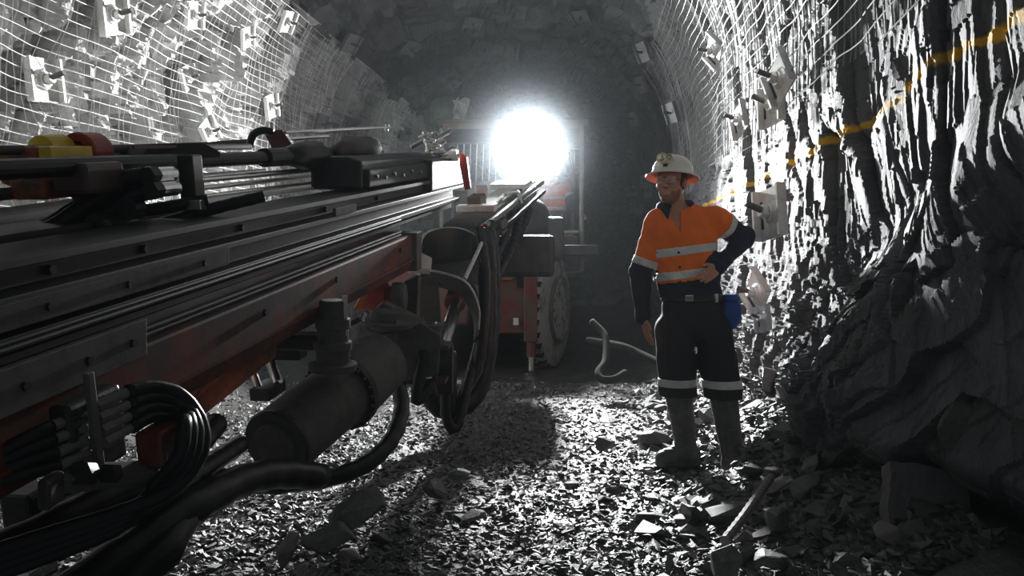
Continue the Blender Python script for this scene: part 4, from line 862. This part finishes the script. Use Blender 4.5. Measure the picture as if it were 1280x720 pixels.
def person(base, label, J_, res, gear=True):
    root = empty('person', base, label, 'person')
    g = {k: np.asarray(v, float) for k, v in J_.items() if not isinstance(v, (int, float, dict))}
    yaw, pit = J_['yaw'], J_['pitch']; HR = rotm(yaw, pit, J_.get('roll', 0)); H = g['head']
    def hp(x, y, z): return H + HR @ np.array([x, y, z])
    lo, hi = (-.60, -.55, -.02), (.62, .45, 2.0)
    # -- body: skin, one continuous surface
    F = Field(lo, hi, res)
    ch, pe = g['chest'], g['pelvis']
    F.ell(ch, (.165, .105, .20), .06); F.ell((ch + pe) / 2, (.145, .095, .18), .08); F.ell(pe, (.155, .105, .12), .08)
    F.cap(g['sl'], g['sr'], .062, .062, .06)
    F.cap(g['neck0'], hp(0, .025, -.06), .066, .060, .03)
    for a in ('l', 'r'):
        F.cap(g['s' + a], g['e' + a], .054, .042, .04); F.cap(g['e' + a], g['w' + a], .042, .028, .02)
        F.cap(g['h' + a], g['k' + a], .085, .058, .05); F.cap(g['k' + a], g['a' + a], .056, .040, .03); F.cap(g['a' + a] - [0, 0, .03], g['t' + a], .036, .026, .03)
        hand(F, g['w' + a], g['kn' + a], g['curl' + a], g['pn' + a], g['th' + a])
    F.ell(hp(0, .012, .040), (.076, .096, .098), .02, R=HR.T.T if False else HR); F.ell(hp(0, -.025, -.050), (.060, .070, .072), .03, R=HR); F.ell(hp(0, -.080, -.094), (.026, .020, .020), .025, R=HR)
    F.ell(hp(.040, -.066, -.018), (.028, .024, .028), .02, R=HR); F.ell(hp(-.040, -.066, -.018), (.028, .024, .028), .02, R=HR)
    F.cap(hp(-.036, -.078, .036), hp(.036, -.078, .036), .014, .014, .012)
    for sx in (-1, 1):
        F.ell(hp(sx * .031, -.100, .013), (.017, .016, .012), .012, 's', R=HR); F.ell(hp(sx * .031, -.078, .012), (.013, .012, .011), .004, R=HR)
        F.cap(hp(sx * .018, -.088, .021), hp(sx * .044, -.080, .020), .0050, .0045, .004)
        F.ell(hp(sx * .080, .012, .0), (.010, .020, .032), .008, R=HR); F.ell(hp(sx * .013, -.104, -.026), (.011, .011, .009), .008, R=HR)
    F.cap(hp(0, -.092, .022), hp(0, -.116, -.022), .010, .0135, .010)
    F.cap(hp(-.020, -.090, -.052), hp(.020, -.090, -.052), .008, .008, .008); F.cap(hp(-.017, -.089, -.066), hp(.017, -.089, -.066), .009, .009, .008)
    F.cap(hp(-.024, -.100, -.0585), hp(.024, -.100, -.0585), .0035, .0035, .004, 's')
    smoothmesh('body', F, M['skin'], root)
    # -- hair and beard
    Fh = Field(H - .16, H + .16, .004); Fh.ell(hp(0, .016, .040), (.084, .102, .104), .01, R=HR); X, Y, Z = Fh.grid()
    q = [(X - H[0]) * HR[0][i] + (Y - H[1]) * HR[1][i] + (Z - H[2]) * HR[2][i] for i in range(3)]
    Fh.D = np.maximum(Fh.D, -(q[1] + .030)); Fh.D = np.maximum(Fh.D, -(q[2] + .055 - .3 * (.06 - q[1])))
    for sx in (-1, 1): Fh.ell(hp(sx * .085, .010, -.002), (.02, .026, .036), .006, 's', R=HR)
    if len(np.argwhere(Fh.D < 0)): smoothmesh('hair', Fh, M['hair'], root)
    Fb = Field(H - .16, H + .16, .004); Fb.ell(hp(0, -.022, -.052), (.0640, .074, .074), .01, R=HR); Fb.ell(hp(0, -.080, -.096), (.030, .024, .024), .02, R=HR)
    cut = q[2] + .030 + .25 * (q[1] + .07) * 0 + .0 * q[0]; Fb.D = np.maximum(Fb.D, cut + .018 * np.clip((np.abs(q[0]) - .02) / .03, 0, 1) * (q[1] < -.05)); Fb.D = np.maximum(Fb.D, q[1] - .012)
    Fb.ell(hp(0, -.098, -.059), (.024, .022, .011), .004, 's', R=HR)
    smoothmesh('beard', Fb, M['beard'], root)
    # -- shirt
    F = Field(lo, hi, max(res, .007)); F.ell(ch + [0, 0, .0], (.200, .132, .235), .06); F.ell(ch * .35 + pe * .65 + [0, 0, .06], (.188, .125, .20), .09); F.ell(pe + [0, 0, .10], (.185, .125, .10), .06)
    F.cap(g['sl'] + [.02, 0, -.008], g['sr'] + [-.02, 0, -.012], .072, .072, .05)
    F.D = np.maximum(F.D, (J_['hem'] - F.grid()[2]).astype(np.float32))
    for a in ('l', 'r'): F.cap(g['s' + a], g['e' + a], .082, .066, .045); F.cap(g['e' + a], g['w' + a], .066, .046, .03)
    X, Y, Z = F.grid(); X3, Y3, Z3 = np.broadcast_arrays(X, Y, Z); nb = np.abs(F.D) < .03
    x, y, z = X3[nb], Y3[nb], Z3[nb]
    F.D[nb] += (-.012 * np.abs(vnoise(x * 9 + z * 7, y * 8, z * 9 - x * 5, 7)) - .004 * vnoise(x * 22 + z * 16, y * 16, z * 14, 8) + .005).astype(np.float32)
    nk = np.sqrt((X - g['neck0'][0] - .012 * 0) ** 2 + (Y - g['neck0'][1] + .02) ** 2 + ((Z - g['neck0'][2] - .045) * .8) ** 2) - .082; F.D = np.maximum(F.D, -nk)
    vn = np.maximum(np.abs(X - g['neck0'][0] + .03 + .25 * (Z - g['neck0'][2])) * 3.4 - (Z - g['neck0'][2] + .10), (Y - g['neck0'][1] + .02)); F.D = np.maximum(F.D, -np.where(Z > g['neck0'][2] - .10, vn, 1).astype(np.float32))
    base_D = F.D.copy()
    tt = J_['tape']                      # torso tape heights (z at x = 0) and slope
    def seg(c, p, q):
        v = q - p; t = np.clip(((c - p) @ v) / (v @ v), 0, 1); return t, np.linalg.norm(c - p - t[..., None] * v, axis=-1)
    def mi(c):
        m = (c[:, 2] - tt['slope'] * c[:, 0] < tt['navy']).astype(int)
        for a in ('l', 'r'):
            t, d = seg(c, g['s' + a], g['e' + a]); t2, d2 = seg(c, g['e' + a], g['w' + a])
            ours = (d < .105) & (t > .3) & (np.abs(c[:, 0] - g['s' + a][0]) > 0) & ((c[:, 0] - g['s' + a][0]) * (1 if a == 'r' else -1) > -.03)
            m = np.where(ours, (t > tt['sleeve_' + a]).astype(int), m); m = np.where((d2 < .085) & (d2 <= d + .004) & (t2 > .04), 1, m)
        return m
    smoothmesh('shirt', F, [M['hivis'], M['navy']], root, mi)
    def band(name, D): G = Field(lo, hi, F.res); G.D = D.astype(np.float32); return smoothmesh(name, G, M['tape'], root)
    armd = np.full(F.D.shape, 1., np.float32); A_ = Field(lo, hi, F.res)
    for a in ('l', 'r'): A_.cap(g['s' + a] + (g['e' + a] - g['s' + a]) * .30, g['e' + a], .092, .080, .01); A_.cap(g['e' + a], g['w' + a], .080, .06, .01)
    for zt in tt['rows']: band('reflective_tape', np.maximum(np.maximum(base_D - .004, np.abs(Z - tt['slope'] * X - zt) - .026), -A_.D))
    for a in ('l', 'r'):
        p, q_ = g['s' + a], g['e' + a]; u = nrm(q_ - p); t0 = np.linalg.norm(q_ - p) * tt['sleeve_' + a]
        ax_ = (X - p[0]) * u[0] + (Y - p[1]) * u[1] + (Z - p[2]) * u[2]; B_ = Field(lo, hi, F.res); B_.cap(p, q_, .10, .09, .01)
        band('sleeve_tape', np.maximum(np.maximum(base_D - .004, np.abs(ax_ - t0 + .022) - .023), B_.D))
    # collar wings
    n0 = g['neck0']; V = []; m = 28
    for row, (r, z, k) in enumerate(((.074, .080, 0), (.083, .104, 0), (.112, .092, .070), (.122, .058, .105))):
        for i in range(m):
            a = math.radians(-90 + 34 + (360 - 68) * i / (m - 1)) ; e = abs(i / (m - 1) * 2 - 1) ** 3
            V.append(n0 + np.array([math.cos(a) * (r + .012 * e), math.sin(a) * (r + .004) * .95 - .02 * e, z - k * e * 1.2 - .030 * e]))
    Fq = [(r * m + i, r * m + i + 1, (r + 1) * m + i + 1, (r + 1) * m + i) for r in range(3) for i in range(m - 1)]
    o = obj('collar', (np.array(V) + root_of(root), Fq), M['navy'], root, smooth=True); s_ = o.modifiers.new('solidify', 'SOLIDIFY'); s_.thickness = .006
    for k in range(4):            # buttons down the front
        zz_ = n0[2] - .13 - .085 * k; yf = ch[1] - .137 + .01 * abs(k - 1.5)
        obj('button', lathe(root_of(root) + [n0[0] - .022 + .006 * k, yf + .004, zz_], (0, -1, 0), [(0, .008), (.005, .007)], 10), M['navy'], root)
    # -- trousers cut at the boots
    F = Field(lo, hi, max(res, .007)); F.ell(pe + [0, 0, .0], (.192, .135, .16), .07); F.ell(pe + [0, 0, .09], (.178, .122, .09), .05)
    for a in ('l', 'r'): F.cap(g['h' + a], g['k' + a], .119, .113, .018); F.cap(g['k' + a], g['k' + a] + (g['a' + a] - g['k' + a]) * .25, .113, .114, .012)
    nb = np.abs(F.D) < .03; X3, Y3, Z3 = np.broadcast_arrays(*F.grid()); x, y, z = X3[nb], Y3[nb], Z3[nb]
    F.D[nb] += (-.012 * np.abs(vnoise(x * 8 + z * 3, y * 8, z * 5 - x * 4, 27)) - .004 * vnoise(x * 20, y * 20, z * 12, 28) + .006).astype(np.float32)
    X, Y, Z = F.grid(); F.D = np.maximum(np.maximum(F.D, Z - J_['hem'] - .012), J_['cuff'] - Z); tr = F.D.copy()
    smoothmesh('trousers', F, M['navy_trouser'], root)
    G_ = Field(lo, hi, F.res); G_.D = np.maximum(tr - .004, np.abs(Z - J_['cuff'] - .085 - .25 * np.abs(X - pe[0]) * 0) - .024).astype(np.float32); smoothmesh('trouser_tape', G_, M['tape'], root)
    G_ = Field(lo, hi, F.res); G_.ell(pe + [0, 0, .10], (.192, .133, .16), .05); G_.D = np.maximum(G_.D, np.abs(Z - J_['hem'] - .004) - .022); bl = smoothmesh('belt', G_, M['belt'], root)
    fy = pe[1] - .134
    obj('buckle', merge(box(root_of(root) + [pe[0] - .05, fy + .004, J_['hem'] + .004], (.024, .006, .020)), ), M['chrome'], bl, bev=.004)
    obj('belt_clip', box(root_of(root) + [pe[0] + .115, fy + .035, J_['hem'] + .004], (.012, .008, .026)), M['chrome'], bl, bev=.003)
    # -- boots
    for a in ('l', 'r'):
        an, to, kn_ = g['a' + a], g['t' + a], g['k' + a]; top = kn_ + (an - kn_) * .02
        B = Field(np.minimum(np.minimum(an, to), kn_) - .16, np.maximum(np.maximum(an, to), kn_) + .16, .006)
        B.cap(top, an + [0, 0, .02], .086, .062, .03); dv = nrm((to - an) * [1, 1, 0])
        B.cap(an + [0, 0, -.035] - dv * .035, an + [0, 0, -.03], .056, .058, .03); B.cap(an + [0, 0, -.01], to + [0, 0, .012], .056, .046, .035); B.ell(to + [0, 0, .008] - dv * .02, (.058, .058, .045), .03)
        B.cap(an + [0, 0, -.075] - dv * .045, to + [0, 0, -.030], .040, .052, .012)
        X, Y, Z = B.grid(); ribs = .0035 * (np.sin(Z * 2 * math.pi / .017) > 0) * (Z > an[2] + .01) * (Z < an[2] + .20) * (((X - an[0]) * dv[0] + (Y - an[1]) * dv[1]) > .02)
        B.D = np.maximum(B.D - ribs.astype(np.float32), np.maximum(.002 - Z, Z - kn_[2] + .01)).astype(np.float32)
        b = smoothmesh('boot', B, M['boot'], root)
        S_ = Field(B.lo, np.maximum(np.maximum(an, to), kn_) + .16, .006); S_.cap(an + [0, 0, -.075] - dv * .045, to + [0, 0, -.030], .046, .060, .01); S_.D = np.maximum(S_.D, np.maximum(-S_.grid()[2] + .0, S_.grid()[2] - .028)).astype(np.float32)
        smoothmesh('sole', S_, M['rubber'], b)
    # -- helmet with full brim, cap lamp, glasses
    R0 = root_of(root); hu = HR @ np.array([0, .10, 1.0]); hu = nrm(hu); hc = hp(0, .010, .058) + R0
    prof_o = [(-.022, .158), (-.016, .160), (.004, .128), (.02, .122)] + [(.02 + .098 * math.sin(a), max(.004, .120 * math.cos(a) ** .8)) for a in np.linspace(.12, math.pi / 2, 9)]
    hm = obj('helmet', lathe(hc, hu, prof_o, 44, cap=False), M['helmet'], root, smooth=True)
    obj('brim_bounce_shell', lathe(hc, hu, [(-.023, .158), (-.004, .126), (.0, .118), (.05, .112), (.10, .06), (.11, .01)], 44, cap=False), M['brim'], hm, smooth=True)  # orange shirt bounce and light through the brim painted as its colour
    fr_ = HR @ np.array([0, -1, 0]); sd_ = HR @ np.array([1, 0, 0]); rp = []
    for t in np.linspace(-1.15, 1.2, 14): rp.append(hc + hu * (.02 + .100 * math.cos(t)) - fr_ * .121 * math.sin(t))
    obj('helmet_ridge', tube(rp, .007, 8), M['helmet'], hm, smooth=True)
    lc = hc + hu * .075 + fr_ * .110
    cl = obj('cap_lamp', box(lc, (.032, .022, .030), np.array([sd_, fr_, hu])), M['lampbody'], root, bev=.012)
    for sx, r in ((-.022, .030), (.026, .022)):
        obj('lamp_bezel', lathe(lc + sd_ * sx + hu * .006 - fr_ * .002, fr_, [(0, r), (.026, r * 1.08), (.034, r), (.030, r * .72)], 20, cap=False), M['lampbody'], cl); obj('lamp_glass', lathe(lc + sd_ * sx + hu * .006, fr_, [(.02, r * .8), (.027, r * .4), (.028, .002)], 16), M['chrome'], cl)
    obj('lamp_clip', box(lc - hu * .036, (.014, .016, .010), np.array([sd_, fr_, hu])), M['belt'], cl, bev=.003)
    gl = obj('safety_glasses', merge(tube([hp(-.012, -.112, .026) + R0, hp(0, -.118, .024) + R0, hp(.012, -.112, .026) + R0], .0022, 6)), M['belt'], root)
    for sx in (-1, 1):
        C_ = hp(sx * .034, -.104, .012) + R0; pts = []
        for a in np.linspace(0, 2 * math.pi, 15): pts.append(C_ + HR @ np.array([.026 * math.copysign(abs(math.cos(a)) ** .7, math.cos(a)), .014 * abs(math.cos(a)) ** 2 * (1 if sx * math.cos(a) > 0 else 0), .019 * math.copysign(abs(math.sin(a)) ** .7, math.sin(a))]))
        obj('glasses_lens', (np.array(pts[:-1]), [tuple(range(14))]), M['lens'], gl); obj('lens_rim', tube(pts, .0016, 6, raw=True), M['galv'], gl)
        obj('temple_arm', tube([hp(sx * .060, -.088, .018) + R0, hp(sx * .076, -.04, .014) + R0, hp(sx * .083, .01, .010) + R0], .0022, 6), M['belt'], gl)
    return root
PX = lambda px, py, y=0.: ((px - 862) / 208.3, y, (590 - py) / 208.3)
miner = dict(head=PX(838, 231, -.02), yaw=math.radians(-32), pitch=math.radians(-4), chest=PX(854, 300), pelvis=PX(866, 398), neck0=PX(846, 271, .02),
    sl=PX(822, 279), sr=PX(893, 274), el=PX(801, 340, .02), wl=PX(802, 396, -.06), knl=PX(806, 413, -.08), curll=(.25, -.15, -.1), pnl=(-1, -.2, 0), thl=(.3, -1, 0),
    er=PX(936, 296, .12), wr=PX(892, 334, -.10), knr=PX(880, 341, -.15), curlr=(-.45, .35, -.25), pnr=(.2, -1, .25), thr=(.1, -.2, 1.),
    hl=PX(843, 412), hr=PX(892, 412), kl=PX(848, 484, .0), kr=PX(901, 486, -.06), al=PX(862, 566, .06), ar=PX(911, 571, -.12), tl=PX(832, 578, .03), tr=PX(916, 582, -.30),
    hem=1.045, cuff=.455, tape=dict(slope=-.13 * -1, navy=1.155, rows=(1.195, 1.335), sleeve_l=.86, sleeve_r=.42))
ts = time_ = None
mb = np.array([(862 - 640) / 1000 * 4.8, 4.8, 0.0])
pr = person(mb, 'bearded miner in white helmet and orange work shirt, hand on hip, looking up and aside', miner, .0055)
hipz = PX(912, 390, -.02)
pch = obj('belt_pouch', lumpy(mb + hipz, (.066, .055, .105), np.eye(3), 31, .05), M['pouch'], pr, smooth=True)
obj('pouch_lid', lathe(mb + np.array(hipz) + [0, 0, .075], (0, 0, 1), [(0, .055), (.02, .055), (.035, .04)], 20), M['pouch'], pch)
op = dict(head=(0, -.03, 1.70), yaw=math.radians(-70), pitch=math.radians(10), chest=(0, .0, 1.33), pelvis=(0, .02, .93), neck0=(0, .03, 1.52),
    sl=(-.17, .0, 1.45), sr=(.17, .0, 1.45), el=(-.30, -.12, 1.22), wl=(-.26, -.32, 1.10), knl=(-.25, -.38, 1.08), curll=(0, -.1, -.5), pnl=(0, -.3, 1), thl=(1, 0, 0),
    er=(.27, -.02, 1.20), wr=(.40, -.14, 1.06), knr=(.43, -.18, 1.02), curlr=(0, -.1, -.5), pnr=(0, -.3, 1), thr=(-1, 0, 0),
    hl=(-.09, 0, .88), hr=(.09, 0, .88), kl=(-.10, -.02, .48), kr=(.10, -.02, .48), al=(-.10, .03, .09), ar=(.10, .03, .09), tl=(-.11, -.15, .05), tr=(.11, -.15, .05),
    hem=1.02, cuff=.45, tape=dict(slope=0., navy=1.10, rows=(1.14, 1.29), sleeve_l=.55, sleeve_r=.50))
ob = np.array([.33, 10.55, 1.48 - .62 + .12])
person(W(692, 250, 11.75) * [1, 1, 0] + [0, 0, .92], 'second worker in an orange taped shirt at the controls behind the glaring lamp', op, .012)
# ---------------------------------------------------------------- thin dust haze that fills the drive
hz = obj('dust_haze', box((0.2, 11.0, 2.4), (4.6, 12.9, 3.4)), None)
m = bpy.data.materials.new('dust_haze'); m.use_nodes = True; nt = m.node_tree; nt.nodes.clear()
out = nt.nodes.new('ShaderNodeOutputMaterial'); vs_ = nt.nodes.new('ShaderNodeVolumeScatter')
vs_.inputs['Density'].default_value = 0.0009; vs_.inputs['Anisotropy'].default_value = 0.35; vs_.inputs['Color'].default_value = (.88, .96, 1, 1)
nt.links.new(vs_.outputs[0], out.inputs['Volume'])
hz.data.materials.clear(); hz.data.materials.append(m)
tag(hz, 'thin dust haze glowing around the work lamp', 'haze', kind='stuff')
# haze ball added round the lamp to give its glare a soft halo
V, Fs = lathe(np.array(LAMP) + [0, -.1, -1.7], (0, 0, 1), [(1.7 - 1.7 * math.cos(a), max(.01, 1.7 * math.sin(a))) for a in np.linspace(0, math.pi, 13)], 24)
pl = obj('halo_haze', (V, [f[::-1] for f in Fs]), None)
m = bpy.data.materials.new('halo_haze'); m.use_nodes = True; nt = m.node_tree; nt.nodes.clear()
out = nt.nodes.new('ShaderNodeOutputMaterial'); vs_ = nt.nodes.new('ShaderNodeVolumeScatter'); tc = nn(nt, 'ShaderNodeTexCoord')
ds = nn(nt, 'ShaderNodeVectorMath', operation='DISTANCE'); nt.links.new(tc.outputs['Object'], ds.inputs[0]); ds.inputs[1].default_value = tuple(np.array(LAMP) + [0, -.1, 0])
k_ = mathn(nt, 'SUBTRACT', 1.0, mathn(nt, 'DIVIDE', ds.outputs['Value'], 1.65), True)
nt.links.new(mathn(nt, 'MULTIPLY', mathn(nt, 'POWER', k_, 2.0), .14), vs_.inputs['Density']); vs_.inputs['Anisotropy'].default_value = .2; vs_.inputs['Color'].default_value = (.80, .90, 1, 1)
nt.links.new(vs_.outputs[0], out.inputs['Volume']); pl.data.materials.clear(); pl.data.materials.append(m)
tag(pl, 'added haze ball that makes the soft halo about the glaring lamp', 'haze', kind='stuff')
